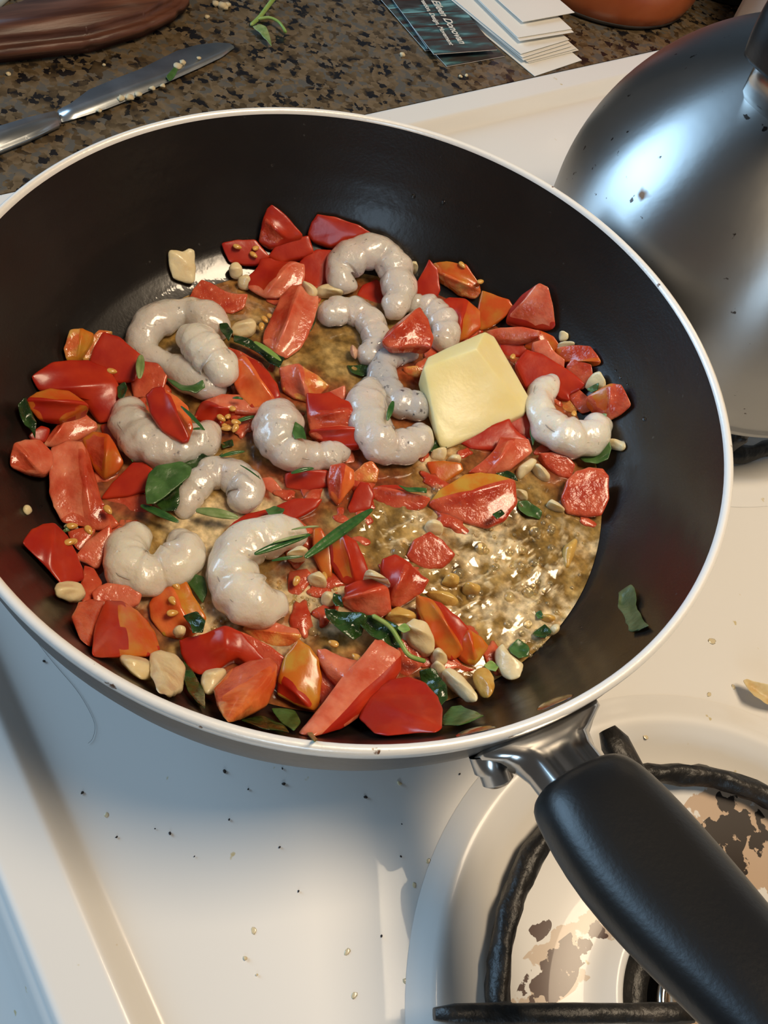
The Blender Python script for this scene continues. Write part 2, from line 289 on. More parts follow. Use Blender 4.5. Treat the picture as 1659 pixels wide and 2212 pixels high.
def tube(pts, n=10, ell=1.0, lump=0, endr=True, seed=0):
    """pts: (x,y,z,r)"""
    rings = []; N_ = len(pts); tot = 0; acc = [0]
    for a, b in zip(pts, pts[1:]): tot += (Vector(b[:3])-Vector(a[:3])).length; acc.append(tot)
    for i, q in enumerate(pts):
        a = Vector(pts[max(0, i-1)][:3]); b = Vector(pts[min(N_-1, i+1)][:3]); t_ = (b-a).normalized()
        s_ = t_.cross(Vector((0, 0, 1)));
        if s_.length < 1e-3: s_ = t_.cross(Vector((0, 1, 0)))
        s_.normalize(); w_ = s_.cross(t_); r = q[3]
        if endr:
            d0 = min(acc[i], tot-acc[i])/max(r, 1e-6)
            if d0 < 1: r *= max(.12, math.sqrt(max(0, 1-(1-d0)**2)))
        ring = []
        for k in range(n):
            th = 2*math.pi*k/n; rr = r
            if lump:
                c0 = Vector(q[:3])+s_*math.cos(th)*r+w_*math.sin(th)*r
                rr *= 1+lump*noise.noise(c0*160+Vector((seed, 0, 0)))
            ring.append(Vector(q[:3])+s_*math.cos(th)*rr+w_*math.sin(th)*rr*ell)
        rings.append(ring)
    return loft(rings)
TEX = bpy.data.textures.new('chunk_lumps', 'CLOUDS'); TEX.noise_scale = .006; TEX.noise_depth = 2
def finish(o, lv=2, disp=.0006, scale=None):
    s = o.modifiers.new('round', 'SUBSURF'); s.levels = lv; s.render_levels = lv
    if disp:
        d = o.modifiers.new('lumps', 'DISPLACE'); d.texture = TEX; d.texture_coords = 'GLOBAL'; d.strength = disp; d.mid_level = .5
    return o
FH = Vector((_f.x, _f.y, 0)).normalized()
LAST = {}
def chunk(name, label, cat, group, crop, kinds, h, pts, cut=None, base=0.0, lo=.35, bev=.0006, lv=2, disp=.0006, ridge=1.25, s=surf, inner=.18, parent=None, seeds=None, dzs=None, grow=.0010):
    """a solid piece: outlined top resting h mm above what it lies on, bevelled sides down to its underside"""
    px = [cp(crop, x, y) for x, y in pts]; h_ = h/1000; base_ = base/1000
    w0 = [on(x, y, base_+h_*.7, s) for x, y in px]; pr = [p_.dot(FH) for p_ in w0]; mn, mx_ = min(pr), max(pr)
    top = [on(x, y, base_+(h_*(lo+(1-lo)*(q-mn)/(mx_-mn+1e-9)) if not dzs else dzs[k_]/1000), s) for k_, ((x, y), q) in enumerate(zip(px, pr))]
    cen = sum(top, Vector())/len(top)
    for p_ in top:
        d_ = Vector((p_.x-cen.x, p_.y-cen.y, 0)); p_ += d_.normalized()*grow+d_*.05
    bot = []
    for p_ in top:
        b = p_+(cen-p_)*inner; b.z = min(p_.z-.0012, max(wall(b.x, b.y), .0385)+base_*.75+.0004); bot.append(b)
    n = len(top); V = top+bot; F_ = []; mi = []
    if cut:
        i, j = cut; mxp = ((px[i][0]+px[j][0])/2, (px[i][1]+px[j][1])/2); mid = on(*mxp, base_+h_*ridge, s); V.append(mid); c = 2*n
        a = [k_ % n for k_ in range(i, (j if j > i else j+n)+1)]; b = [k_ % n for k_ in range(j, (i if i > j else i+n)+1)]
        F_ += [tuple(a)+(c,), tuple(b)+(c,)]; mi += [0, 1 if len(kinds) > 1 else 0]; ce = {frozenset((i, c)), frozenset((j, c))}
    else: F_.append(tuple(range(n))); mi.append(0); ce = set()
    for k_ in range(n): F_.append((k_, n+k_, n+(k_+1) % n, (k_+1) % n)); mi.append(len(kinds)-1)
    F_.append(tuple(range(n, 2*n))[::-1]); mi.append(len(kinds)-1)
    loc = Vector((cen.x, cen.y, min(b.z for b in bot)))
    me = pydata([p_-loc for p_ in V], F_, name)
    for f_, q in zip(me.polygons, mi): f_.material_index = q
    bm = bmesh.new(); bm.from_mesh(me); bm.verts.ensure_lookup_table()
    ed = [e_ for e_ in bm.edges if (e_.verts[0].index < n and e_.verts[1].index < n) or frozenset(v.index for v in e_.verts) in ce
          or (e_.verts[0].index % n == e_.verts[1].index % n and max(v.index for v in e_.verts) < 2*n and min(v.index for v in e_.verts) < n)]
    try: bmesh.ops.bevel(bm, geom=ed, offset=bev, segments=1, affect='EDGES', clamp_overlap=True)
    except Exception: pass
    bmesh.ops.recalc_face_normals(bm, faces=bm.faces)
    if len(kinds) > 1:
        if cut: pa, pb = top[cut[0]]-loc, top[cut[1]]-loc; rf_ = top[(cut[0]+1) % n]-loc; sd_ = lambda q: (pb.x-pa.x)*(q.y-pa.y)-(pb.y-pa.y)*(q.x-pa.x); s0 = math.copysign(1, sd_(rf_))
        for f_ in bm.faces:
            cc = f_.calc_center_median()
            if f_.normal.z > .3: f_.material_index = (0 if sd_(cc)*s0 > 0 else 1) if cut else 0
            elif f_.normal.z > -.2 and cut and sd_(cc)*s0 > 0 and kinds[0] in ('skin', 'oskin', 'yskin'): f_.material_index = 0
    bm.to_mesh(me); bm.free()
    o = link(name, me, [M[q] for q in kinds], loc=loc); finish(o, lv, disp)
    if label: tag(o, label, cat, group)
    LAST['o'] = o; LAST['s'] = (base_+h_*1.05, s)
    for (sx_, sy_) in (seeds or []):
        q = on(*cp(crop, sx_, sy_), base_+h_*.95, s)
        sd = link('seed', SEEDME.copy() if False else SEEDME, [] , o); sd.location = q-loc; sd.rotation_euler = (0, .2, random.uniform(0, 3)); sd.scale = (1, .62, .45)
    return o
SEEDME = bpy.data.meshes.new('seed'); bm = bmesh.new(); bmesh.ops.create_uvsphere(bm, u_segments=12, v_segments=8, radius=.0021)
for v in bm.verts: v.co.y *= 1-.25*v.co.x/.0021
bm.to_mesh(SEEDME); bm.free(); SEEDME.materials.append(M['seed'])
for f_ in SEEDME.polygons: f_.use_smooth = True
#@@BODY
# ================================================================== large structure: cooktop, counter
ZC = .0035
BURN = {'right': (.249, .021), 'left': (0.0, .021), 'back': (-.0076, .244), 'backright': (.249, .244)}
FLX, FLY = -.2345, -.1735     # edges of the cooktop: counter side and front
def cook_z(x, y):
    z = 0.0
    d = min(x-FLX, y-FLY)                         # raised flange round the field
    if d < .032:
        t_ = min(1, max(0, (d-.019)/.009)); z += .0075*(1-t_*t_*(3-2*t_))
    if d < .003: z -= .004*(1-d/.003)**2
    return z
def build_cooktop():
    xs = [FLX+.0025*i for i in range(int((.50-FLX)/.0025))]; ys = [FLY+.0025*i for i in range(int((.50-FLY)/.0025))]
    def fine(a0, L_):
        out = []; x = a0
        while x < L_: out.append(x); x += .0012 if x-a0 < .036 else .006
        return out
    xs = fine(FLX, .50); ys = fine(FLY, .505)
    v = [(x, y, cook_z(x, y)) for y in ys for x in xs]; nx = len(xs); f = []
    for j in range(len(ys)-1):
        for i in range(nx-1):
            q = (j*nx+i, j*nx+i+1, (j+1)*nx+i+1, (j+1)*nx+i)
            if any(all(math.hypot(v[k][0]-bx, v[k][1]-by) < .109 for k in q) for bx, by in BURN.values()): continue
            f.append(q)
    me = pydata(v, f, 'cooktop'); return me
ct = empty('cooktop', (0, 0, 0)); tag(ct, 'white enamel gas cooktop with raised lip under the frying pan', 'cooktop')
part('surface', build_cooktop(), M['enamel'], ct)
# front apron curling down from the lip, and the counter-side edge
ap = [(x, y, z) for (y, z) in ((FLY, .0022), (FLY-.003, -.001), (FLY-.005, -.012), (FLY-.012, -.03), (FLY-.06, -.10), (FLY-.12, -.19)) for x in [FLX+.05*i for i in range(16)]]
part('front_panel', pydata(ap, [(j*16+i, j*16+i+1, (j+1)*16+i+1, (j+1)*16+i) for j in range(5) for i in range(15)]), M['enamel'], ct)
bg = bpy.data.meshes.new('backguard'); bm = bmesh.new(); bmesh.ops.create_cube(bm, size=1, matrix=Matrix.Translation((.133, .53, .105)) @ Matrix.Diagonal((.733, .05, .2, 1))); bmesh.ops.bevel(bm, geom=bm.edges[:], offset=.006, segments=3, affect='EDGES'); bm.to_mesh(bg); bm.free()
part('backguard', bg, M['enamel'], ct)
WELL = [(.1175, .0002), (.1135, .0012), (.1095, .0030), (.1065, .0034), (.1035, .0024), (.0985, -.0010), (.0935, -.0045), (.0885, -.0065), (.080, -.0080), (.066, -.0095), (.052, -.0095), (.0435, -.0080), (.0395, -.0058), (.0375, -.0056), (.0360, -.0070), (.0350, -.011), (.0345, -.022), (0, -.022)]
c0 = Vector((*BURN['right'], 0))
def rel(px, py, z=-.008):
    q = at(px, py, z)-c0; return (q.x, q.y, q.z)
stn = []
def addst(px, py, lx, ly, c, lo, nsc):
    q = at(px, py, -.009)-c0; stn.append(((q.x, q.y, 0), (1/lx, 1/ly, 0), 1.0, c, lo, nsc))
addst(1610, 1850, .030, .030, (.55, .40, .28), .50, 90); addst(1615, 1785, .013, .009, (.030, .020, .015), .56, 190); addst(1560, 1810, .009, .013, (.030, .020, .015), .51, 150); addst(1585, 1850, .008, .006, (.030, .020, .015), .55, 190)
addst(1222, 2070, .010, .030, (.60, .48, .37), .55, 90); addst(1232, 2060, .0055, .026, (.060, .020, .012), .545, 190); addst(1195, 2120, .006, .012, (.060, .020, .012), .55, 180); addst(1165, 2010, .003, .006, (.060, .020, .012), .50, 200)
addst(1565, 1735, .005, .004, (.030, .020, .015), .52, 200)
M['bowl'] = enamel('burner_bowl_enamel', stn)
def torus(c, R, r, z, n=96, m_=12, lump=.0, ell=1):
    v = []; f = []
    for i in range(n):
        a = 2*math.pi*i/n
        for j in range(m_):
            b = 2*math.pi*j/m_; k = 1+lump*noise.noise(Vector((math.cos(a)*R*120, math.sin(a)*R*120, j*.6)))
            v.append((c[0]+(R+r*k*math.cos(b))*math.cos(a), c[1]+(R+r*k*math.cos(b))*math.sin(a), z+r*k*math.sin(b)*ell))
    for i in range(n):
        for j in range(m_): f.append((i*m_+j, ((i+1) % n)*m_+j, ((i+1) % n)*m_+(j+1) % m_, i*m_+(j+1) % m_))
    return pydata(v, f)
def bar(p0, p1, w_, h_, tip=True, n=14):
    p0, p1 = Vector(p0), Vector(p1); d = (p1-p0).normalized(); s_ = d.cross(Vector((0, 0, 1))).normalized(); u_ = s_.cross(d); rings = []
    for k in range(n):
        t_ = k/(n-1); c = p0.lerp(p1, t_); sc_ = 1 if t_ < .97 else .6; jit = 1+.10*noise.noise(c*140)
        rings.append([c+s_*w_*sc_*jit*sq(math.cos(a))+u_*h_*sc_*jit*sq(math.sin(a)) for a in [2*math.pi*q/12 for q in range(12)]])
    return loft(rings)
def sq(x, e=.6): return math.copysign(abs(x)**e, x)
def burner(key, label, glabel, angs, vis=True):
    bx, by = BURN[key]
    b = empty('burner', (bx, by, -.0055)); tag(b, label, 'burner')
    me = lathe(WELL, n=144); o = link('bowl', me, M['bowl'] if key == 'right' else M['enamel'], b, loc=(0, 0, .0055))
    part('burner_base', lathe([(.0335, -.0215), (.0335, -.016), (.030, -.0125), (.0245, -.012), (.0235, -.0175), (.0, -.0175)], (bx, by), 96), M['iron'], b)
    part('burner_ring', torus((bx, by), .0205, .0018, -.0085, 72, 10), M['steel'], b)
    part('burner_cap', lathe([(.0185, -.0215), (.0185, -.008), (.017, -.006), (.013, -.0055), (0, -.005)], (bx, by), 72), M['capm'], b)
    g = empty('burner_grate', (bx, by, -.006)); tag(g, glabel, 'grate')
    part('ring', torus((bx, by), .0845, .0042, -.0008, 160, 12, .35, 1.15), M['iron'], g)
    for a, R, *w3 in angs:
        a = math.radians(a); ca, sa = math.cos(a), math.sin(a)
        part('finger', bar((bx+.028*ca, by+.028*sa, .0255), (bx+R*ca, by+R*sa, .0255), (w3 or [.0030])[0], .0038), M['iron'], g)
        part('leg', bar((bx+.0845*ca, by+.0845*sa, -.001), (bx+.090*ca, by+.090*sa, .024), .0036, .0036), M['iron'], g)
M['capm'] = mat('burner_cap_worn', (.20, .13, .08), .4, metal=.5, base2=(.42, .32, .22), nscale=80, bump=.6, bscale=160)
burner('right', 'uncovered front right gas burner with burnt brown patches in its white bowl', 'black round iron grate around the uncovered front burner', [(-122.5, .1135), (172, .102, .0055), (72, .10), (-28, .10)])
burner('left', 'gas burner hidden in the shade beneath the frying pan', 'black iron grate that carries the frying pan', [(-135, .10), (135, .10), (45, .10), (-45, .10)])
burner('back', 'gas burner beneath the steel kettle', 'black iron grate that carries the steel kettle', [(-120, .10), (150, .10), (60, .10), (-30, .092)])
# fourth opening plain bowl outside the frame
b = link('burner_bowl', lathe(WELL, BURN['backright'], 96), M['enamel']); tag(b, 'empty white burner bowl at the back right of the cooktop', 'burner')

def plank(name, x0, x1, y0, y1, z0, z1, m_, bev=.003, **kw):
    me = bpy.data.meshes.new(name); bm = bmesh.new()
    bmesh.ops.create_cube(bm, size=1, matrix=Matrix.Translation(((x0+x1)/2, (y0+y1)/2, (z0+z1)/2)) @ Matrix.Diagonal((x1-x0, y1-y0, z1-z0, 1)))
    if bev: bmesh.ops.bevel(bm, geom=bm.edges[:], offset=bev, segments=2, affect='EDGES')
    bm.to_mesh(me); bm.free(); o = link(name, me, m_, smooth=False); return o
o = plank('countertop', -1.3, FLX-.0002, -.7, .62, -.035, ZC, M['granite'], .003); tag(o, 'speckled brown and black granite worktop left of the cooktop', 'countertop')
o = plank('wall_back', -1.6, 1.4, .62, .70, -.4, 1.5, M['darkwall'], 0); o['kind'] = 'structure'
o = plank('floor', -1.8, 1.6, -2.2, .8, -.95, -.90, M['floor'] if 'floor' in M else mat('floor_tile', (.25, .24, .23), .5), 0); o['kind'] = 'structure'
o = plank('base_cabinet', -1.28, FLX-.003, -.66, .61, -.90, -.036, mat('cabinet_paint', (.35, .30, .24), .5), .003); tag(o, 'plain painted base cabinet under the granite worktop', 'cabinet')
o = plank('stove_body', FLX+.004, .49, -.17, .54, -.90, -.03, M['enamel'], .004); o.parent = ct; o.name = 'oven_body'

# ================================================================== frying pan
pan = empty('frying_pan', (0, 0, .0302)); tag(pan, 'large black non-stick frying pan with silver rim, full of shrimp and tomato', 'pan')
fine = []
for i in range(len(PROF)-1):
    (r0, z0), (r1, z1) = PROF[i], PROF[i+1]
    for k in range(4): fine.append((r0+(r1-r0)*k/4, z0+(z1-z0)*k/4))
fine.append(PROF[-1])
sm = [fine[0]]+[(fine[i][0], (fine[i-1][1]+fine[i][1]*2+fine[i+1][1])/4) for i in range(1, len(fine)-1)]+[fine[-1]]
part('cooking_surface', lathe(sm, n=192), M['black_pan'], pan)
part('rim', lathe([(.1372, .0990), (.1374, .1000), (.1382, .1008), (.1392, .1008), (.1401, .1002), (.1404, .0985), (.1402, .0958), (.1397, .0948)], n=192), M['alu'], pan)
part('outer_wall', lathe([(.1399, .0950), (.1400, .088), (.1392, .080), (.1372, .071), (.134, .062), (.129, .052), (.122, .042), (.112, .034), (.100, .0304), (0, .0304)], n=192), M['shell'], pan)
PHI = math.radians(-7.6); HE = Vector((math.cos(PHI), math.sin(PHI), 0)); HS = Vector((-math.sin(PHI), math.cos(PHI), 0))
def hsec(r, z, w_, h_, e=.75, tilt=0, n=32, off=0, cor=0):
    up = Vector((0, 0, 1))*math.cos(tilt)-HE*math.sin(tilt); c = HE*r+Vector((0, 0, z))+HS*off; out = []
    for k in range(n):
        a = 2*math.pi*k/n; x = sq(math.cos(a), e)*w_; y = sq(math.sin(a), e)*h_
        if cor and math.sin(a) > .2: y += cor*math.cos(x/w_*3*math.pi)*.5
        out.append(c+HS*x+up*y)
    return out
# steel bracket: flange against the wall, corrugated neck
br = [hsec(.1385, .083, .0215, .0085, .5), hsec(.1405, .084, .0210, .0083, .5), hsec(.1435, .085, .0165, .0075, .6), hsec(.147, .0865, .0128, .0070, .7, .3, cor=.0008), hsec(.151, .0880, .0115, .0070, .8, .35, cor=.0016), hsec(.160, .0915, .0112, .0070, .8, .35, cor=.0016), hsec(.168, .0945, .0112, .0068, .8, .3, cor=.001)]
hb = part('handle_bracket', loft(br), M['steel'], pan)
gp = []
for r, z, w_, h_ in ((.1560, .0905, .0100, .0070), (.1565, .0907, .0135, .0095), (.1580, .0913, .0158, .0112), (.162, .0940, .0174, .0121), (.170, .0972, .0188, .0124), (.182, .1020, .0196, .0124), (.196, .1095, .0184, .0118), (.210, .1180, .0160, .0110), (.225, .1270, .0138, .0102), (.245, .1370, .0126, .0096), (.270, .1470, .0120, .0092), (.292, .1550, .0108, .0086), (.298, .157, .007, .005)):
    gp.append(hsec(r, z, w_, h_, .85, .3))
hg = part('handle_grip', loft(gp), M['phenolic'], pan); finish(hg, 1, 0)
for px_, py_, nm in ((1200, 1517, 'inner'), (1058, 1590, 'inner')):
    q = on(px_, py_, .0003, wall)
    if px_ == 1200: q1 = q.copy()
    else: a_ = math.atan2(q1.y, q1.x)-math.radians(11.5); r1_ = math.hypot(q1.x, q1.y)-.0002; q = Vector((r1_*math.cos(a_), r1_*math.sin(a_), q1.z-.0005))
    n_ = Vector((-q.x, -q.y, .045)).normalized(); me = bpy.data.meshes.new('rivet'); bm = bmesh.new(); bmesh.ops.create_uvsphere(bm, u_segments=28, v_segments=12, radius=.0062)
    bm.transform(Matrix.Translation(q-n_*.0002) @ n_.to_track_quat('Z', 'Y').to_matrix().to_4x4() @ Matrix.Diagonal((1, 1, .22, 1))); bm.to_mesh(me); bm.free(); part('rivet', me, M['steel'], pan)
q = HE*.1425+HS*(-.0165)+Vector((0, 0, .082)); part('rivet', lathe([(.0, .0105), (.003, .0103), (.0048, .009), (.0048, .006), (.006, .005), (.006, .0)], n=24), M['steel'], pan)
ro = pan.children[-1]; ro.location = Vector((0, 0, .0302))*0; ro.data.transform(Matrix.Translation(Vector((0, 0, .0302)))); ro.data.transform(Matrix.Translation(q-Vector((0, 0, .0302))-HE*.004) @ (HE+Vector((0, 0, -.4))).normalized().to_track_quat('Z', 'Y').to_matrix().to_4x4())

# ================================================================== kettle
KX, KY = -.0076, .244
kt = empty('kettle', (KX, KY, .0300)); tag(kt, 'brushed stainless steel dome kettle behind the frying pan', 'kettle')
kp = [(0, .0302), (.094, .0302), (.0965, .0310), (.0985, .0335), (.0990, .0362), (.0978, .0375), (.0985, .0400), (.0995, .052)]
kp += [(.100*math.cos(a), .070+.099*math.sin(a)) for a in [math.pi/2*k/40 for k in range(0, 39)]]+[(.0001, .169)]
part('body', lathe(kp, (KX, KY), 160), M['kettle'], kt)
part('lid_knob', lathe([(.010, .168), (.012, .176), (.016, .182), (.015, .190), (.006, .194), (0, .1945)], (KX, KY), 48), M['phenolic'], kt)
def kpt(px, py):
    d = ray(px, py); best = None
    for k in range(4000):
        q = CAMP+d*(.2+k*.0002)
        if ((q.x-KX)**2+(q.y-KY)**2)/.01+((q.z-.07)/.099)**2 < 1: return q
    return q
kb = kpt(1630, 262)
az = Vector((kb.x-KX, kb.y-KY, 0)).normalized(); ts = Vector((-az.y, az.x, 0))
def ksec(d, z, w_, h_, tilt, e=.7, n=28):
    c = Vector((KX, KY, z))+az*d; o1 = az*math.cos(tilt)+Vector((0, 0, 1))*math.sin(tilt)
    return [c+ts*sq(math.cos(2*math.pi*k/n), e)*w_+o1*sq(math.sin(2*math.pi*k/n), e)*h_ for k in range(n)]
rb = math.hypot(kb.x-KX, kb.y-KY)
part('handle_bracket', loft([ksec(rb-.010, kb.z-.003, .0120, .0022, .1), ksec(rb-.001, kb.z+.006, .0120, .0024, .1), ksec(rb+.003, kb.z+.030, .0120, .0024, .1)]), M['kettlep'] if 'kettlep' in M else M['steel'], kt)
path = [(rb+.002, kb.z+.020, .0165, .0095, .05), (rb+.003, kb.z+.031, .0175, .0105, .05), (rb+.002, kb.z+.045, .0175, .0105, .15), (rb-.008, kb.z+.068, .0170, .010, .5), (rb-.030, kb.z+.085, .0165, .010, 1.0), (0, kb.z+.092, .016, .010, 1.57), (-rb+.030, kb.z+.085, .0165, .010, 2.1), (-rb+.008, kb.z+.068, .0165, .010, 2.6), (-rb-.002, kb.z+.045, .0165, .010, 3.0), (-rb-.002, kb.z+.004, .015, .009, 3.1)]
part('handle_grip', loft([ksec(*q) for q in spline(path, 50)]), M['phenolic'], kt)

# ================================================================== counter things
def poly(pts, z0, z1, bev=.0006, seg=1):
    n = len(pts); v = [(x, y, z1) for x, y in pts]+[(x, y, z0) for x, y in pts]; f = [tuple(range(n)), tuple(range(n, 2*n))[::-1]]+[(k, n+k, n+(k+1) % n, (k+1) % n) for k in range(n)]
    me = pydata(v, f); bm = bmesh.new(); bm.from_mesh(me)
    if bev: bmesh.ops.bevel(bm, geom=bm.edges[:], offset=bev, segments=seg, affect='EDGES', clamp_overlap=True)
    bmesh.ops.recalc_face_normals(bm, faces=bm.faces); bm.to_mesh(me); bm.free(); return me
w2 = lambda L_, z: [tuple(at(x, y, z).to_2d()) for x, y in L_]
wb = poly([(-.345, -.075), (-.3400, -.02), (-.3365, .034), (-.3445, .075), (-.3560, .101), (-.3700, .116), (-.390, .124), (-.425, .120), (-.438, .085), (-.425, .055), (-.398, .040), (-.380, .005), (-.372, -.03), (-.370, -.075)], ZC, ZC+.017, .006, 4)
wo = link('wooden_board', wb, M['wood']); tag(wo, 'dark reddish brown wooden paddle lying on the granite, rounded end', 'board')
sl = link('tray', poly(w2([(-60, -10), (-60, 60), (6, 16), (26, -2), (60, -40)], ZC), ZC, ZC+.003, .0008), mat('grey_tray', (.35, .40, .41), .4)); tag(sl, 'pale grey tray corner at the far left behind the wooden paddle', 'tray')
kn = empty('table_knife', at(250, 195, ZC)); tag(kn, 'stainless steel table knife with food scraps lying on the granite', 'knife')
zk = ZC+.0028
bl = poly(w2([(508, 99), (497, 92), (470, 90), (425, 95), (380, 108), (300, 148), (250, 167), (190, 192), (150, 222), (122, 236), (130, 262), (170, 251), (230, 232), (290, 208), (350, 180), (430, 144), (480, 120)], zk), ZC+.0010, zk, .0008, 2)
part('blade', bl, M['blade'], kn)
hl = poly(w2([(124, 235), (60, 250), (0, 268), (-150, 320), (-160, 385), (0, 320), (60, 296), (132, 262)], ZC+.005), ZC+.0004, ZC+.0052, .0014, 2)
part('handle', hl, M['blade'], kn)
for x_, y_, s_ in ((352, 185, .0016), (330, 190, .0018), (300, 203, .0022), (280, 210, .0026), (262, 212, .0022), (385, 143, .0028), (395, 135, .002), (215, 238, .0015), (430, 125, .0014)):
    me = bpy.data.meshes.new('c'); bm = bmesh.new(); bmesh.ops.create_icosphere(bm, subdivisions=2, radius=s_)
    for v in bm.verts: v.co *= 1+.5*noise.noise(v.co*900+Vector((x_, y_, 0))); v.co.z *= .5
    bm.to_mesh(me); bm.free(); q = at(x_, y_, zk+.0007); o = link('garlic_scrap', me, M['crumbl'], loc=q); tag(o, 'tiny pale garlic scrap stuck to the knife blade', 'garlic', 'garlic scraps on the knife')
def leafmesh(pts, mid=None, dz=0.0, fold=.0015, th=.0004, res=5, wav=.0008):
    """outline (world pts) -> crinkled leaf with a raised midrib from pts[0] to the farthest point"""
    bm = bmesh.new(); vs = [bm.verts.new(p_) for p_ in pts]; bm.faces.new(vs)
    bmesh.ops.triangulate(bm, faces=bm.faces[:]); bmesh.ops.subdivide_edges(bm, edges=bm.edges[:], cuts=3, use_grid_fill=True)
    a = Vector(pts[0]); far = max(pts, key=lambda q: (Vector(q)-a).length); d = (Vector(far)-a); L_ = d.length; d.normalize()
    for v in bm.verts:
        w_ = v.co-a; t_ = w_.dot(d); dist = (w_-d*t_).length
        v.co.z += wav*noise.noise(v.co*200)*1.4+fold*min(1, dist/(L_*.25+1e-6))*.8-.3*fold*math.sin(math.pi*min(1, max(0, t_/L_)))
    bmesh.ops.recalc_face_normals(bm, faces=bm.faces); me = bpy.data.meshes.new('leaf'); bm.to_mesh(me); bm.free(); return me
def solid(o, th=.0005, lv=1):
    m_ = o.modifiers.new('s', 'SOLIDIFY'); m_.thickness = th; m_.offset = -1; s_ = o.modifiers.new('r', 'SUBSURF'); s_.levels = lv; s_.render_levels = lv; return o
o = link('herb_fragment', leafmesh([at(x, y, zk+.001) for x, y in ((366, 175), (358, 168), (376, 148), (385, 150), (376, 168))]), M['leaf']); solid(o); tag(o, 'small green herb fragment on the knife blade', 'herb')
hs = empty('herb_sprig', at(545, 55, ZC)); tag(hs, 'fresh green basil sprig with bent stem lying on the granite', 'herb')
def pxtube(L_, n=16, seg=8): return tube(spline([(*at(x, y, ZC+z), r) for x, y, z, r in L_], n), seg)
part('stem', pxtube([(605, -20, .004, .0015), (580, 12, .003, .0015), (560, 38, .0025, .0014), (541, 55, .002, .0012)]), M['stem'], hs)
part('stem', pxtube([(557, 42, .003, .001), (580, 38, .005, .001), (600, 46, .005, .001), (612, 60, .004, .001), (618, 72, .002, .0013)]), M['stem'], hs)
lf = part('leaf', leafmesh([at(x, y, ZC+.004) for x, y in ((545, 57), (560, 56), (575, 62), (583, 78), (588, 100), (570, 82), (555, 66))]), M['lleaf'], hs); solid(lf)
for k_, (x_, y_, s_) in enumerate(((466, 8, .0026), (480, 12, .003), (492, 10, .0024), (487, 16, .002), (18, 159, .0015), (447, 36, .0018), (870, 118, .002), (995, 165, .0014), (1008, 163, .0012), (225, 140, .0012))):
    me = bpy.data.meshes.new('c'); bm = bmesh.new(); bmesh.ops.create_icosphere(bm, subdivisions=2, radius=s_)
    for v in bm.verts: v.co *= 1+.45*noise.noise(v.co*700+Vector((x_, y_, 0))); v.co.z *= .7
    bm.to_mesh(me); bm.free(); o = link('crumb', me, M['crumbl'], loc=at(x_, y_, ZC+s_*.55)); tag(o, 'tiny pale crumb on the granite, '+('between wooden paddle and herb sprig' if 440 < x_ < 500 else 'left of the knife' if x_ < 300 else 'in front of the printed cards'), 'crumb', 'pale crumbs on the granite')

# business cards: short edge A-B given, the card runs away from it
def card(A, B, z, mt, label, group, L_=.089, Wd=.051, lift=0, nm='business_card', text=None):
    a, b = at(*A, z), at(*B, z); mid = (a+b)/2; x_ = (b-a).normalized(); y_ = Vector((-x_.y, x_.x, 0))
    n = 12; v = []
    for k in range(n+1):
        t_ = k/n; zz = lift*(1-t_)**2
        for sx_ in (-Wd/2, Wd/2): v.append((sx_, t_*L_, zz))
    f = [(2*k, 2*k+1, 2*k+3, 2*k+2) for k in range(n)]
    me = pydata(v, f, 'card'); o = link(nm, me, mt if isinstance(mt, list) else [mt], smooth=False); s_ = o.modifiers.new('t', 'SOLIDIFY'); s_.thickness = .00035; s_.offset = 0
    if isinstance(mt, list): s_.material_offset_rim = 1
    o.location = Vector((mid.x, mid.y, z)); o.rotation_euler = (0, 0, math.atan2(x_.y, x_.x)); tag(o, label, 'card', group); return o
TC = [M['teal_print'], M['white_card']]
g1, g2 = 'teal and brown printed business cards', 'white business cards'
card((949, 147), (1105, 119), ZC+.0006, TC, 'lowest teal printed card, corner showing at the front of the fan', g1)
card((905, 112), (1060, 90), ZC+.0012, TC, 'dark printed card at the left of the fan, only its left edge showing', g1)
o3 = card((906, 106), (1075, 96), ZC+.0020, TC, 'dark printed card just under the top card of the fan', g1)
tcd = card((916, 124), (1091, 111), ZC+.0034, TC, 'top teal and brown plank card with cream lettering', g1, lift=.0016)
def textpart(txt, par, x, y, size, rot, m_, z=.0004, shear=.25):
    cu = bpy.data.curves.new('lettering', 'FONT'); cu.body = txt; cu.size = size; cu.extrude = .00004; cu.shear = shear; cu.offset = size*.02
    to = bpy.data.objects.new('tmp', cu); COL.objects.link(to); bpy.context.view_layer.update()
    me = bpy.data.meshes.new_from_object(to.evaluated_get(bpy.context.evaluated_depsgraph_get())); bpy.data.objects.remove(to)
    o = link('lettering', me, m_, par, loc=(x, y, z), smooth=False); o.rotation_euler = (0, 0, rot); return o
textpart('Eileen Donovan', tcd, .0030, .0640, .0085, -math.pi/2-.06, M['wink'], .0018)
textpart('Creation, Design, Movement', tcd, -.0050, .0700, .0052, -math.pi/2-.06, M['wink'], .0018)
specs = [((1148, 167), (1263, 128), .0006, 0, 'bottom white card with its corner nearest the cooktop'),
         ((1131, 139), (1260, 106), .0014, 0, 'white card just above the bottom one in the stack'),
         ((1128, 137), (1255, 103), .0022, .0002, 'white card in the lower part of the stack, second from bottom one'),
         ((1125, 133), (1240, 99), .0032, .0004, 'white card in the middle of the stack, fanned slightly right'),
         ((1122, 128), (1236, 92), .0042, .0006, 'white card in the middle of the stack, fanned slightly left'),
         ((1118, 121), (1234, 86), .0052, .0008, 'curled white card under the gap of the stack'),
         ((1112, 93), (1247, 71), .0078, .0010, 'white card below the top white card'),
         ((1108, 86), (1243, 64), .0086, .0010, 'third white card from the top of the stack'),
         ((1120, 53), (1247, 30), .0105, .0014, 'top white card of the stack, printed with fine grey lines')]
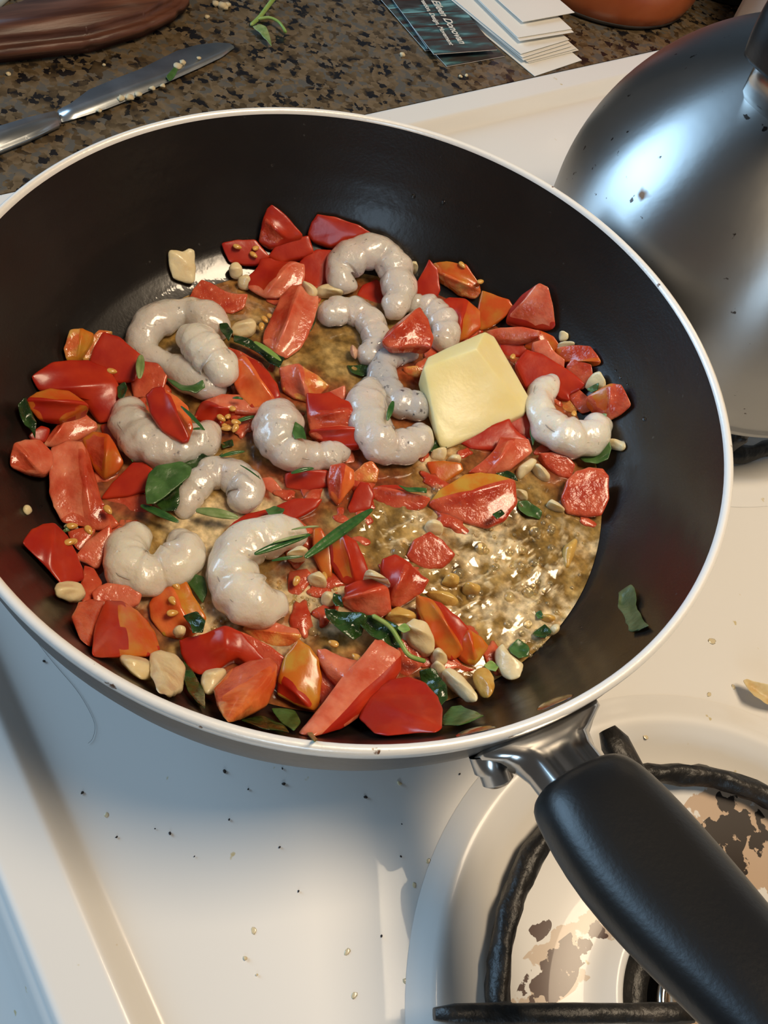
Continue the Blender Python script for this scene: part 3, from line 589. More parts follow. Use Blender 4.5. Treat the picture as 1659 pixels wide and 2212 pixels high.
wc = [card(a, b, ZC+z, M['white_card'], lb, g2, lift=lf_) for a, b, z, lf_, lb in specs]
textpart('______ _______', wc[-1], -.010, .055, .0052, -math.pi/2-.1, M['ink'], .0014, 0) if False else None
for (x_, y_, l_) in ((-.016, .030, .016), (-.006, .034, .022)):
    me = poly([(x_-.0003, y_), (x_+.0003, y_), (x_+.0003, y_+l_), (x_-.0003, y_+l_)], 0, .00008, 0); part('printed_line', me, M['ink'], wc[-1]) if False else link('printed_line', me, M['ink'], wc[-1], loc=(0, 0, .0012), smooth=False)

# pot and black cylinder added for the shadow gap beside it
px_, py_ = -.336, .462
pt = empty('glazed_pot', (px_, py_, ZC)); tag(pt, 'round orange glazed pot standing behind the cards', 'pot')
part('body', lathe([(0, ZC), (.072, ZC), (.0765, ZC+.003), (.080, ZC+.012), (.085, ZC+.05), (.086, ZC+.10), (.082, ZC+.104), (.080, ZC+.10), (.078, ZC+.02), (0, ZC+.012)], (px_, py_), 96), M['terracotta'], pt)
part('foot', lathe([(.066, ZC), (.0745, ZC+.0002), (.0768, ZC+.0022), (.0772, ZC+.004), (.070, ZC+.005)], (px_, py_), 96), M['darkwall'], pt)
o = link('shadow_filler', lathe([(0, ZC), (.038, ZC), (.040, ZC+.002), (.040, ZC+.13), (.036, ZC+.134), (0, ZC+.134)], (-.305, .578), 64), M['phenolic']); tag(o, 'black cylinder standing in for the shadow between orange pot and backguard', 'shadow_filler')
# garlic peel and marks on the cooktop
pe = link('garlic_peel', leafmesh([at(x, y, .006) for x, y in ((1604, 1470), (1612, 1468), (1640, 1478), (1680, 1490), (1690, 1530), (1650, 1521), (1622, 1508), (1612, 1488))], fold=.005), mat('dry_peel', (.62, .42, .18), .45, base2=(.70, .55, .30), nscale=200, sss=.2)); solid(pe, .0004, 2); tag(pe, 'tan garlic peel on the white cooktop at the right', 'peel')
def blob(name, q, r, m_, sc_=(1, 1, .5), seed=0, lump=.4, rot=0):
    me = bpy.data.meshes.new(name); bm = bmesh.new(); bmesh.ops.create_icosphere(bm, subdivisions=2, radius=r)
    for v in bm.verts: v.co *= 1+lump*noise.noise(v.co/r*1.1+Vector((seed*3.1, seed, 0))); v.co = Vector((v.co.x*sc_[0], v.co.y*sc_[1], v.co.z*sc_[2]))
    bm.to_mesh(me); bm.free(); o = link(name, me, m_, loc=q); o.rotation_euler = (0, 0, rot); return o
for k_, (x_, y_, s_) in enumerate(((485, 1666, 5), (613, 1693, 5), (536, 1705, 3), (610, 1660, 3), (790, 1722, 5), (178, 1712, 4), (18, 1722, 5), (95, 1428, 4), (252, 1808, 3), (367, 1800, 4), (863, 1692, 6), (604, 1830, 3), (645, 1925, 3), (530, 2070, 5), (555, 2106, 3), (495, 1770, 3), (868, 1780, 2), (940, 2115, 5), (824, 2022, 3), (866, 1850, 3), (949, 2021, 3), (993, 1672, 3), (1094, 1733, 2), (1040, 1655, 2), (1180, 1580, 2), (107, 1400, 3), (335, 1790, 2), (420, 1850, 2))):
    c_ = M['crumb'] if k_ not in (10, 13, 14) else M['crumbl']
    if k_ in (3,): pass
    o = blob('crumb', at(x_, y_, .0004), s_*.00011, c_, (1.4, 1, .6), k_, .5, k_)
    tag(o, 'tiny crumb on the white cooktop, '+('at the far left by the pan' if x_ < 300 else 'just below the front rim of the pan' if y_ < 1730 else 'in the middle of the bare white area' if x_ < 800 else 'left of the uncovered burner'), 'crumb', 'crumbs on the cooktop')
for k_, (x_, y_, s_) in enumerate(((1040, 1790, 9), (1535, 1565, 11), (1532, 1500, 5), (1585, 1484, 5), (1538, 1385, 8), (765, 2150, 5), (548, 2010, 5), (877, 2120, 5), (925, 1860, 4), (895, 1912, 4), (912, 1940, 4), (750, 2056, 5), (230, 1760, 4), (1395, 1592, 5))):
    o = blob('grease_drop', at(x_, y_, .0001), s_*.00020, M['grease'], (1.2, .9, .06), k_+40, .4, k_)
    tag(o, 'pale yellow grease spot on the white cooktop, '+('right of the pan' if x_ > 1300 else 'left of the uncovered burner' if x_ > 850 else 'in the open front area'), 'grease drop', 'grease spots on the cooktop')
hr = link('hair', tube(spline([(*at(x, y, .0004), .00006) for x, y in ((68, 1370), (110, 1425), (165, 1490), (195, 1540), (205, 1570), (200, 1595), (190, 1606))], 30), 5), mat('hair', (.05, .04, .035), .6)); tag(hr, 'thin dark hair lying on the cooktop left of the pan', 'hair')
# ================================================================== broth
def build_broth():
    nr, na = 150, 300; v = []; foam = []; juice = []; f = []
    tj = [(Vector(o_.location[:2]), .010) for o_ in COL.objects if o_.name.startswith('tomato_piece')]
    rad = []
    for i in range(na):
        a = 2*math.pi*i/na; lo_, hi_ = .06, .135
        for _ in range(30):
            m_ = (lo_+hi_)/2
            if panz(m_) < liqz(m_*math.cos(a), m_*math.sin(a)): lo_ = m_
            else: hi_ = m_
        rad.append(hi_+.0004)
    boil = [(at(1150, 1230, .046), .040), (at(1010, 1300, .046), .030), (at(1220, 1330, .046), .028), (at(1100, 1100, .046), .02), (at(850, 1150, .045), .02)]
    fm = [(at(455, 1140, .045), .020, 1), (at(440, 1240, .045), .018, 1), (at(400, 1080, .045), .012, .8), (at(420, 1320, .045), .012, .8), (at(680, 1290, .045), .020, 1), (at(600, 1350, .045), .016, .8), (at(950, 1000, .045), .012, .7), (at(570, 1080, .045), .012, .9), (at(700, 1050, .045), .01, .7), (at(460, 1330, .045), .012, .8), (at(1130, 1320, .046), .02, .7), (at(1050, 1180, .046), .02, .7), (at(1250, 1180, .046), .015, .4), (at(900, 1350, .045), .015, .6), (at(330, 1290, .045), .01, .6), (at(620, 780, .044), .01, .4), (at(960, 1130, .044), .02, .6)]
    fm = [(Vector((q.x, q.y)), r, w_) for q, r, w_ in fm]; boil = [(Vector((q.x, q.y)), r) for q, r in boil]
    def hgt(x, y, edge):
        P_ = Vector((x, y)); bo = max(max(0, 1-(P_-c).length/r/1.25) for c, r in boil)
        q = Vector((x*120, y*120, 3.3)); n1 = noise.noise(q); n2_ = noise.noise(q*2.3+Vector((5, 1, 2)))
        rg = 1-abs(noise.noise(Vector((x*95+n1*.9, y*95+n2_*.7, 9))))*2.6
        rg = max(0, rg)**4
        z = (.0003+.0016*bo)*n1+(.0001+.0006*bo)*n2_+.0012*bo*rg
        fo = max([w_*max(0, 1-(P_-c).length/r/1.3) for c, r, w_ in fm])
        fo = fo*1.5*(.7+.9*noise.noise(Vector((x*150, y*150, 1))))+bo*.75*rg*1.1
        return z*min(1, edge*8), fo
    for j in range(nr+1):
        t_ = j/nr
        for i in range(na):
            a = 2*math.pi*i/na; r = rad[i]*t_; x, y = r*math.cos(a), r*math.sin(a); z, fo = hgt(x, y, 1-t_); men = .0006*max(0, 1-(1-t_)*60)
            v.append((x, y, liqz(x, y)+z+men)); foam.append(fo); q_ = Vector((x, y)); ds = sorted((q_-c_).length for c_, _r in tj)[:3]; nb = noise.noise(Vector((x*90, y*90, 4))); ju = max(0, min(.9, 1.25-ds[0]/.016-(ds[1]-.010)/.045+nb*.5)); bo_ = max(max(0, 1-(q_-c_).length/r_/1.2) for c_, r_ in boil); juice.append(ju*max(0, 1-bo_*2.2))
    for j in range(nr):
        for i in range(na): f.append((j*na+i, j*na+(i+1) % na, (j+1)*na+(i+1) % na, (j+1)*na+i))
    me = pydata(v, f, 'broth'); at_ = me.attributes.new('foam', 'FLOAT', 'POINT'); at_.data.foreach_set('value', foam); at_ = me.attributes.new('juice', 'FLOAT', 'POINT'); at_.data.foreach_set('value', juice); return me
bb = bmesh.new(); rnd = random.Random(3)
def addb(px, py, r):
    q = at(px, py, .0445); z = liqz(q.x, q.y)
    if panz(math.hypot(q.x, q.y)) > z: return
    q = at(px, py, z); bmesh.ops.create_uvsphere(bb, u_segments=14, v_segments=8, radius=r, matrix=Matrix.Translation((q.x, q.y, z+r*.15)) @ Matrix.Diagonal((1, 1, .75, 1)))
for k in range(85):
    a = rnd.random(); addb(rnd.gauss(1140, 75), rnd.gauss(1250, 90), rnd.choice((.0006, .0008, .001, .0013, .0018)))
for k in range(40): addb(rnd.gauss(680, 40), rnd.gauss(1300, 30), rnd.choice((.0005, .0007, .0009)))
for k in range(70): t_ = rnd.random(); addb(1290-t_*170+rnd.gauss(0, 4), 1260+t_*190+rnd.gauss(0, 5), rnd.choice((.0006, .0009, .0012)))
for k in range(40): addb(rnd.gauss(500, 60), rnd.gauss(1330, 12), rnd.choice((.0007, .001)))
for k in range(50): addb(rnd.gauss(960, 90), rnd.gauss(1080, 90), rnd.choice((.0006, .0009)))
for x_, y_, r in ((602, 1338, .0022), (675, 1365, .0018), (1038, 1185, .0026), (1155, 1150, .0024), (1140, 1280, .0022), (985, 1245, .0018), (990, 1240, .0024), (860, 1195, .003), (1100, 1290, .0022), (945, 1060, .0026)): addb(x_, y_, r)
me = bpy.data.meshes.new('bubbles'); bb.to_mesh(me); bb.free(); BUB = me

# ================================================================== shrimp
SG = 'raw peeled shrimp in the pan'
def shrimp(label, crop, pts, base=0, m_='shrimp', lump=.17, ell=.86, seed=0, seg=.05, tail=None):
    sc_ = CROP[crop][0]; P_ = []
    for x, y, r in pts:
        px, py = cp(crop, x, y); rp = r/sc_; q = on(px, py, .009); rm = rp*(q-CAMP).dot(_f)/F*1.20
        q = on(px, py, base/1000+rm*.80); P_.append((q.x, q.y, q.z, rm))
    for e0, e1 in ((0, 1), (-1, -2)):
        a_, b_ = Vector(P_[e0][:3]), Vector(P_[e1][:3]); q = a_+(a_-b_).normalized()*P_[e0][3]*.45; P_[e0] = (q.x, q.y, a_.z, P_[e0][3]*1.08)
    S_ = spline(P_, 64); S_ = [(a, b, c, d*(1.02-seg*2.0*math.exp(-((((k+seed*3) % 10)-5)/1.5)**2))) for k, (a, b, c, d) in enumerate(S_)]
    c = Vector((sum(q[0] for q in S_)/65, sum(q[1] for q in S_)/65, min(q[2]-q[3] for q in S_)))
    me = tube([(a-c.x, b-c.y, z-c.z, r) for a, b, z, r in S_], 22, ell, lump, seed=seed*7.3); o = link('shrimp', me, M[m_], loc=c)
    finish(o, 1, .0009); tag(o, label, 'shrimp', SG)
    # darker back line running under the skin and small feet ridges along the inner curve
    vein = []
    for k in range(10, 50, 2):
        a, b, z, r = S_[k]; t_ = (Vector(S_[k+2][:3])-Vector(S_[k-2][:3])).normalized(); s_ = t_.cross(Vector((0, 0, 1))).normalized()
        cu = (Vector(S_[k+4][:3])+Vector(S_[k-4][:3])-2*Vector((a, b, z))); sg = -1 if s_.dot(cu) > 0 else 1
        q = Vector((a, b, z))+s_*sg*r*.62+Vector((0, 0, 1))*r*.66*ell; vein.append((q.x-c.x, q.y-c.y, q.z-c.z, .0003))
    vo = link('vein', tube(vein, 6), M['veinm'], o)
    if tail:
        (x0, y0, r0), (x1, y1, r1) = tail; a = on(*cp(crop, x0, y0), base/1000+.006); b = on(*cp(crop, x1, y1), base/1000+.005)
        d0 = r0/sc_*(a-CAMP).dot(_f)/F; d1 = r1/sc_*(b-CAMP).dot(_f)/F
        tt = link('tail_end', tube([(q.x-c.x, q.y-c.y, q.z-c.z, d0+(d1-d0)*k/10) for k in range(11) for q in [a.lerp(b, k/10)]], 14, .9, .6), M['tail'], o); finish(tt, 1, .0008)
        tt['label'] = 'orange ragged tail end'
    return o
M['veinm'] = mat('shrimp_vein', (.42, .38, .34), .3, sss=.3, sssr=.002, coat=.3)
shrimp('thick pinkish C-shaped shrimp at the far side of the heap, topmost in the photo', '2', [(880, 730, 45), (800, 690, 85), (790, 590, 105), (900, 500, 120), (1040, 480, 110), (1140, 550, 110), (1190, 660, 115), (1200, 780, 100), (1160, 890, 85), (1120, 945, 45)], 3, 'shrimp', seed=1)
shrimp('curled shrimp with an orange tail end, left of and below the topmost shrimp', '2', [(645, 940, 70), (720, 920, 95), (820, 900, 95), (930, 930, 95), (1010, 1010, 95), (1040, 1110, 92), (1010, 1200, 88), (940, 1220, 80)], 0, 'shrimp', seed=2, tail=((905, 1190, 60), (850, 1200, 66)))
shrimp('shrimp under the red triangular tomato piece, left of the butter', '2', [(1265, 860, 50), (1330, 860, 80), (1420, 890, 90), (1500, 960, 95), (1540, 1060, 90), (1500, 1150, 80)], 1, 'shrimp', seed=3)
shrimp('grey curled shrimp partly covered by the left corner of the butter', '5', [(1350, 50, 40), (1260, 50, 60), (1160, 90, 80), (1130, 180, 85), (1160, 280, 90), (1240, 350, 95), (1330, 380, 95), (1420, 390, 70)], 0, 'shrimpg', seed=4)
shrimp('glossy C-shaped shrimp just below the grey one, open towards the butter', '5', [(1080, 250, 60), (1050, 310, 100), (1030, 400, 120), (1050, 510, 125), (1110, 610, 125), (1200, 650, 105), (1300, 640, 100), (1380, 590, 85), (1350, 530, 50)], 1, 'shrimp', seed=5)
shrimp('opaque white hooked shrimp right of the butter', '3', [(965, 870, 28), (935, 910, 62), (880, 970, 72), (880, 1080, 80), (930, 1160, 100), (1020, 1220, 110), (1120, 1240, 105), (1210, 1190, 85), (1200, 1120, 60)], 2, 'shrimpc', seed=6)
shrimp('large grey ring-shaped shrimp at the upper left of the heap', '1', [(1130, 770, 55), (1080, 700, 85), (980, 660, 75), (880, 665, 75), (790, 700, 85), (730, 780, 70), (740, 860, 60), (810, 900, 62), (900, 940, 68), (990, 985, 85), (1080, 1020, 80), (1130, 1025, 60)], 0, 'shrimp', seed=7)
shrimp('cloudy cream shrimp end lying across the large ring-shaped shrimp', '1', [(920, 800, 40), (985, 790, 78), (1040, 840, 88), (1090, 890, 85), (1130, 940, 80), (1110, 1000, 60)], 7, 'shrimpc', seed=8, seg=.03)
shrimp('broad pinkish shrimp beneath the oval tomato slice, left of the basil', '4', [(790, 200, 50), (775, 270, 95), (810, 370, 115), (900, 440, 120), (1010, 470, 110), (1120, 450, 105), (1220, 400, 95), (1250, 350, 50)], 1, 'shrimp', seed=9)
shrimp('shrimp with a small basil leaf on it in the middle of the pan', '5', [(490, 400, 70), (460, 480, 130), (460, 580, 135), (520, 670, 120), (630, 705, 95), (740, 710, 85), (830, 690, 75), (890, 660, 40)], 1, 'shrimp', seed=10)
shrimp('small pale shrimp curling beside the large basil leaf', '4', [(1100, 870, 45), (1120, 760, 75), (1190, 670, 85), (1280, 615, 88), (1380, 625, 92), (1460, 690, 100), (1460, 760, 90), (1390, 740, 50)], 0, 'shrimp', seed=11)
shrimp('round white shrimp with a pea-green drop in its notch, left side of the pan', '4', [(880, 980, 50), (810, 1000, 95), (750, 1080, 115), (770, 1180, 130), (860, 1220, 125), (960, 1200, 110), (1060, 1150, 115), (1110, 1060, 95), (1040, 990, 55)], 0, 'shrimpc', seed=12)
shrimp('largest shrimp, pale hook under the dark herb needles near the front', 'p', [(650, 1160, 26), (600, 1155, 38), (540, 1172, 44), (505, 1215, 45), (510, 1265, 50), (545, 1300, 50), (585, 1305, 38), (605, 1295, 20)], 1, 'shrimpc', seed=13)

# ================================================================== butter
def butter():
    V = [(953, 970, 5), (1136, 892, 8), (1030, 752, 26), (914, 794, 18), (1048, 713, 22), (1147, 858, 9), (923, 768, 17), (1070, 722, 22)]
    w_ = [on(x, y, z/1000) for x, y, z in V]
    nrm = (w_[1]-w_[0]).cross(w_[3]-w_[0]).normalized(); nrm = nrm if nrm.z > 0 else -nrm
    low = Vector((0, 0, -1))*.010
    b = [w_[0]+Vector((0, 0, -.004)), w_[1]+Vector((0, 0, -.006)), w_[5]+Vector((0, 0, -.008)), w_[7]+low, w_[4]+low, w_[6]+Vector((0, 0, -.012)), w_[3]+Vector((0, 0, -.012))]
    b = [p_+(sum(w_, Vector())/8-p_)*.10*0+Vector((0, 0, 0)) for p_ in b]; A = w_+b
    f = [(0, 1, 2, 3), (3, 2, 4, 6), (1, 5, 7, 4, 2), (0, 8, 9, 1), (1, 9, 10, 5), (5, 10, 11, 7), (7, 11, 12, 4), (4, 12, 13, 6), (6, 13, 14, 3), (3, 14, 8, 0), (8, 14, 13, 12, 11, 10, 9)]
    loc = sum(b, Vector())/7; loc.z = min(q.z for q in b); me = pydata([q-loc for q in A], f); bm = bmesh.new(); bm.from_mesh(me); bmesh.ops.recalc_face_normals(bm, faces=bm.faces)
    bmesh.ops.bevel(bm, geom=bm.edges[:], offset=.0007, segments=2, affect='EDGES', clamp_overlap=True); bm.to_mesh(me); bm.free(); return me, loc
me, loc = butter(); o = link('butter_pat', me, M['butter'], loc=loc); finish(o, 2, .0006); tag(o, 'thick pale yellow slab of butter melting on top of the shrimp and tomato', 'butter')

# ================================================================== tomato
TG = 'tomato pieces in the pan'
def T(crop, kinds, h, pts, label, cut=None, base=0, **k): return chunk('tomato_piece', label, 'tomato', TG, crop, kinds, h, pts, cut, base, **k)
S, O, Y, Fl, LF, OF, PU = 'skin', 'oskin', 'yskin', 'flesh', 'lflesh', 'oflesh', 'pulp'
T('2', (S, Fl), 12, [(295, 130), (380, 210), (505, 350), (400, 385), (330, 420), (280, 430), (205, 400), (225, 320), (235, 240), (262, 165)], 'red tomato wedge at the far edge of the heap, standing like a roof', (8, 3))
T('2', (S,), 11, [(630, 200), (760, 230), (900, 275), (1045, 360), (1010, 395), (860, 400), (720, 425), (600, 400), (555, 355), (590, 260)], 'long red skin-up tomato wedge at the far edge, left of the topmost shrimp')
T('2', (S,), 9, [(545, 350), (580, 470), (500, 500), (370, 545), (270, 510), (330, 430), (420, 388)], 'bright red tomato piece leaning in front of the roof-shaped wedge', base=1)
T('1', (S,), 7, [(1140, 290), (1220, 278), (1300, 275), (1375, 360), (1310, 400), (1240, 395), (1180, 390)], 'seedy red tomato piece at the far left tip of the heap', seeds=[(1215, 315), (1298, 356), (1310, 322)])
T('2', (LF, S), 11, [(200, 590), (215, 525), (290, 522), (345, 550), (430, 540), (510, 560), (510, 640), (500, 700), (400, 760), (330, 790), (240, 790), (130, 730), (145, 640)], 'pinkish glossy tomato cube below the roof-shaped wedge', (4, 10), base=1)
T('2', (S,), 9, [(500, 545), (560, 490), (620, 460), (740, 460), (775, 510), (715, 560), (700, 680), (610, 730), (520, 680)], 'deep red tomato piece tucked left of the topmost shrimp')
T('2', (O,), 4, [(700, 420), (740, 395), (850, 400), (885, 420), (830, 450), (780, 475), (730, 460)], 'yellowish wet tomato sliver behind the topmost shrimp', base=1)
T('2', (LF, Fl), 13, [(430, 720), (500, 715), (545, 790), (615, 790), (610, 860), (565, 1000), (500, 1140), (400, 1220), (320, 1200), (235, 1110), (250, 1040), (310, 930), (360, 800)], 'long pink tomato strip lying diagonally, left of the orange-tailed shrimp', (1, 8))
T('1', (Fl,), 7, [(1040, 480), (1085, 500), (1160, 550), (1260, 548), (1240, 620), (1180, 650), (1090, 622), (968, 592), (1000, 530)], 'curved dull red tomato strip beside the bare upper left of the pan')
T('2', (S,), 5, [(1040, 670), (1095, 730), (1085, 840), (960, 845), (900, 790), (950, 715)], 'red tomato showing through the hole of the topmost shrimp')
T('2', (S,), 12, [(1420, 520), (1480, 600), (1478, 650), (1490, 740), (1450, 830), (1390, 800), (1320, 760), (1350, 680), (1395, 590)], 'pointed red tomato piece just right of the topmost shrimp', base=1)
T('3', (PU, O), 10, [(245, 185), (330, 178), (430, 190), (500, 290), (522, 350), (480, 395), (400, 360), (330, 300), (270, 250)], 'ragged orange tomato pulp at the far right edge of the heap', (4, 8), disp=.0014, seeds=[(410, 200), (520, 300)])
T('3', (O, S), 11, [(270, 430), (340, 395), (430, 400), (510, 470), (512, 560), (440, 620), (380, 645), (370, 540), (310, 440)], 'orange-red tomato piece right of the shrimp under the red triangle', (2, 6))
T('3', (O,), 10, [(535, 345), (600, 375), (680, 400), (715, 440), (640, 510), (580, 560), (520, 580), (505, 500), (525, 420)], 'orange tomato piece left of the steep red triangle on the pan wall')
T('3', (S, LF), 12, [(880, 300), (925, 330), (945, 430), (962, 550), (940, 576), (850, 572), (680, 540), (710, 460), (780, 380)], 'triangular red tomato with pink cut face resting on the far right wall', (6, 0))
T('2', (S, Fl), 9, [(1355, 865), (1400, 960), (1438, 1080), (1420, 1150), (1330, 1130), (1230, 1145), (1150, 1152), (1090, 1110), (1130, 1050), (1250, 950)], 'red triangular tomato lying on a shrimp left of the butter', (7, 0), base=13)
T('3', (LF,), 9, [(570, 590), (650, 572), (760, 565), (868, 580), (862, 620), (760, 642), (650, 645), (590, 625)], 'pink tomato strip behind the butter', base=4)
T('3', (O, Fl), 9, [(865, 580), (950, 620), (988, 672), (960, 735), (880, 712), (790, 690), (820, 630)], 'orange-edged tomato piece behind the right corner of the butter', (0, 4))
T('3', (LF,), 9, [(840, 660), (930, 640), (952, 715), (1018, 750), (1015, 815), (940, 765), (850, 720)], 'small ragged pink tomato crumb above the long red piece beside the butter', base=5)
T('3', (S,), 11, [(810, 705), (900, 735), (1050, 830), (1142, 900), (1100, 935), (1040, 960), (1050, 1000), (985, 985), (940, 920), (810, 935), (738, 790)], 'long bright red tomato piece between butter and hooked shrimp', base=1)
T('3', (O, Fl), 9, [(980, 692), (1090, 680), (1170, 675), (1240, 762), (1220, 792), (1150, 780), (1080, 762), (1020, 790), (985, 740)], 'brownish orange tomato piece on the right wall of the pan', (3, 7))
T('3', (Fl,), 10, [(1075, 760), (1180, 785), (1188, 880), (1130, 935), (1050, 875), (1045, 800)], 'wet pink tomato cube below the brownish orange piece')
T('3', (Fl, O), 12, [(1300, 905), (1362, 910), (1420, 1020), (1360, 1080), (1280, 1115), (1225, 1060), (1165, 988)], 'salmon tomato cube farthest right on the pan wall', (0, 4))
T('3', (S,), 6, [(640, 650), (740, 640), (800, 690), (750, 740), (680, 740), (650, 700)], 'wet red tomato bit squeezed right behind the butter')
T('3', (S,), 9, [(400, 1250), (560, 1170), (690, 1115), (715, 1180), (800, 1235), (640, 1290), (480, 1290)], 'dark red tomato piece under the lower edge of the butter')
T('3', (LF, Fl), 10, [(640, 1230), (710, 1235), (800, 1235), (822, 1310), (700, 1400), (590, 1440), (450, 1430), (540, 1370), (620, 1300)], 'curled salmon tomato strip in front of the butter', (1, 5), base=1)
T('3', (S,), 7, [(700, 1100), (810, 1060), (842, 1150), (832, 1240), (750, 1200), (705, 1150)], 'shaded red tomato piece between butter and hooked shrimp, at the corner')
T('3', (O,), 6, [(210, 1375), (300, 1372), (395, 1380), (412, 1420), (300, 1492), (245, 1470)], 'small orange-red tomato sliver in the broth below the butter')
T('3', (Fl,), 8, [(880, 1320), (960, 1320), (1040, 1340), (1080, 1385), (1050, 1470), (980, 1440), (920, 1390)], 'dull pink tomato piece in front of the hooked shrimp')
T('6', (Fl,), 12, [(1100, 190), (1170, 170), (1250, 172), (1282, 215), (1280, 340), (1240, 438), (1150, 440), (1050, 425), (1020, 330), (1055, 240)], 'rounded salmon tomato cube at the right waterline of the broth')
T('6', (Y, Fl), 11, [(440, 212), (520, 200), (610, 208), (722, 240), (727, 370), (660, 465), (560, 512), (420, 470), (290, 425), (218, 380), (290, 300)], 'large striped tomato wedge, orange yellow rim over a red cut face', (9, 3), ridge=1.0)
T('6', (Fl,), 8, [(220, 552), (290, 600), (362, 680), (290, 752), (190, 765), (120, 715), (90, 690), (135, 600)], 'glassy red tomato lump left of the boiling broth', disp=.001)
T('1', (S,), 10, [(530, 750), (610, 780), (715, 865), (690, 990), (590, 1000), (465, 900), (490, 830)], 'flat square of red tomato skin left of the ring-shaped shrimp', base=2)
T('1', (PU,), 9, [(500, 738), (575, 748), (520, 790), (475, 890), (425, 885), (455, 800)], 'pale tomato flesh at the left edge behind the red square', disp=.001)
T('1', (S,), 11, [(280, 905), (360, 900), (450, 900), (540, 940), (592, 1010), (600, 1100), (600, 1190), (500, 1205), (440, 1120), (330, 1060), (210, 1050), (172, 970)], 'big red skin-up tomato piece at the left side of the heap', (4, 10), seeds=[(573, 952)])
T('4', (O, S), 12, [(165, 165), (230, 130), (300, 110), (400, 120), (520, 200), (450, 240), (370, 282), (240, 280), (195, 220)], 'bright orange-red tomato wedge at the left edge', (0, 4), base=4)
T('4', (LF, Fl), 8, [(430, 240), (500, 265), (560, 310), (570, 340), (480, 392), (380, 430), (300, 450), (265, 430), (340, 340)], 'wet pink tomato wedge with thin red skin edge, behind the left cubes', (0, 6))
T('4', (LF, Fl), 12, [(90, 430), (150, 422), (230, 415), (300, 490), (297, 560), (250, 612), (160, 595), (70, 560), (75, 500)], 'pink tomato cube farthest left on the pan wall', (0, 5))
T('4', (Fl, LF), 12, [(310, 470), (400, 432), (490, 430), (530, 520), (560, 650), (600, 790), (650, 850), (700, 900), (640, 935), (540, 930), (380, 890), (332, 800), (310, 720), (308, 600)], 'long pink tomato slab lying lengthwise at the left side', (2, 9), seeds=[(645, 833)], disp=.001)
T('4', (O, Fl), 12, [(500, 410), (560, 370), (645, 380), (725, 530), (700, 582), (620, 640), (565, 560), (520, 480)], 'tomato chunk with a dark orange face right of the long pink slab', (2, 5))
T('4', (S,), 9, [(790, 552), (850, 550), (905, 590), (870, 700), (760, 735), (610, 760), (680, 670)], 'red tomato wedge pointing at the basil leaf from the left')
T('1', (Fl,), 9, [(690, 920), (740, 905), (800, 910), (850, 960), (830, 1030), (760, 1070), (690, 1080), (680, 1000)], 'red tomato piece between the red square and the oval slice')
T('4', (S, OF), 8, [(880, 150), (920, 110), (970, 95), (992, 120), (1050, 160), (1110, 210), (1142, 330), (1120, 405), (1080, 412), (970, 340), (912, 250)], 'oval tomato slice with orange core lying on the broad pinkish shrimp', (7, 3), base=14, ridge=1.05)
T('1', (LF, S), 9, [(1000, 1190), (1040, 1110), (1120, 1072), (1250, 1070), (1345, 1130), (1300, 1165), (1170, 1150), (1120, 1200), (1080, 1217)], 'curved coral tomato strip between two shrimp in the centre left', (1, 6))
T('1', (S, OF), 10, [(1195, 920), (1245, 868), (1310, 900), (1370, 960), (1408, 1010), (1427, 1070), (1400, 1105), (1285, 1132), (1240, 1070), (1208, 1010)], 'upright tomato slice with red rim right of the cream shrimp end', (1, 6), base=4)
T('5', (PU, LF), 11, [(470, 130), (530, 125), (590, 105), (700, 180), (782, 240), (720, 290), (640, 342), (560, 310), (500, 270), (485, 200)], 'ragged tomato core with orange pulp in the centre of the pan', (2, 6), disp=.0016)
T('5', (Fl, S), 11, [(650, 290), (740, 310), (800, 290), (850, 330), (905, 352), (950, 400), (1002, 520), (940, 530), (860, 505), (680, 535), (662, 450)], 'wrinkled coral tomato chunk right of the centre core', (5, 10), base=4)
T('5', (LF, S), 8, [(660, 545), (730, 530), (860, 508), (1003, 520), (1008, 632), (850, 632), (740, 602)], 'pale tomato ledge along the front of the wrinkled coral chunk', (0, 3), base=5)
T('5', (LF,), 7, [(785, 290), (890, 240), (882, 330), (845, 345)], 'small pink tomato peak behind the wrinkled coral chunk', base=4)
T('5', (LF,), 3, [(830, 712), (930, 650), (960, 760), (860, 782)], 'sunken pale tomato piece in the broth below the centre shrimp', base=.5)
T('5', (S, Fl), 7, [(510, 812), (560, 832), (700, 800), (782, 800), (792, 880), (720, 905), (640, 922), (520, 912)], 'red tomato piece under a short green needle in the middle', (0, 3))
T('5', (OF, Fl), 10, [(800, 772), (880, 755), (942, 800), (940, 880), (885, 960), (850, 1012), (800, 940), (788, 850)], 'upright orange tomato wedge in the middle of the pan', (1, 5), base=1)
T('5', (PU,), 8, [(960, 810), (1020, 760), (1062, 738), (1102, 790), (1092, 870), (1000, 862), (950, 880)], 'orange seedy tomato piece right of the upright orange wedge', disp=.001)
T('5', (S,), 8, [(990, 880), (1042, 888), (1072, 960), (1052, 1040), (930, 1072), (920, 1030), (960, 950)], 'dark red tomato nub below the orange seedy piece')
T('5', (S, Fl), 6, [(1080, 910), (1150, 905), (1230, 900), (1330, 955), (1455, 970), (1400, 1035), (1250, 1062), (1120, 1005), (1078, 965)], 'long sunken red tomato strip left of the large striped wedge', (0, 4), disp=.001)
T('5', (LF,), 5, [(350, 850), (420, 850), (480, 930), (525, 985), (440, 972), (370, 910)], 'thin coral tomato strip right of the small pale shrimp')
T('5', (S,), 6, [(450, 1030), (560, 990), (650, 983), (735, 982), (690, 1040), (560, 1110), (480, 1112), (468, 1070)], 'red tomato wedge just behind the large front shrimp', base=1)
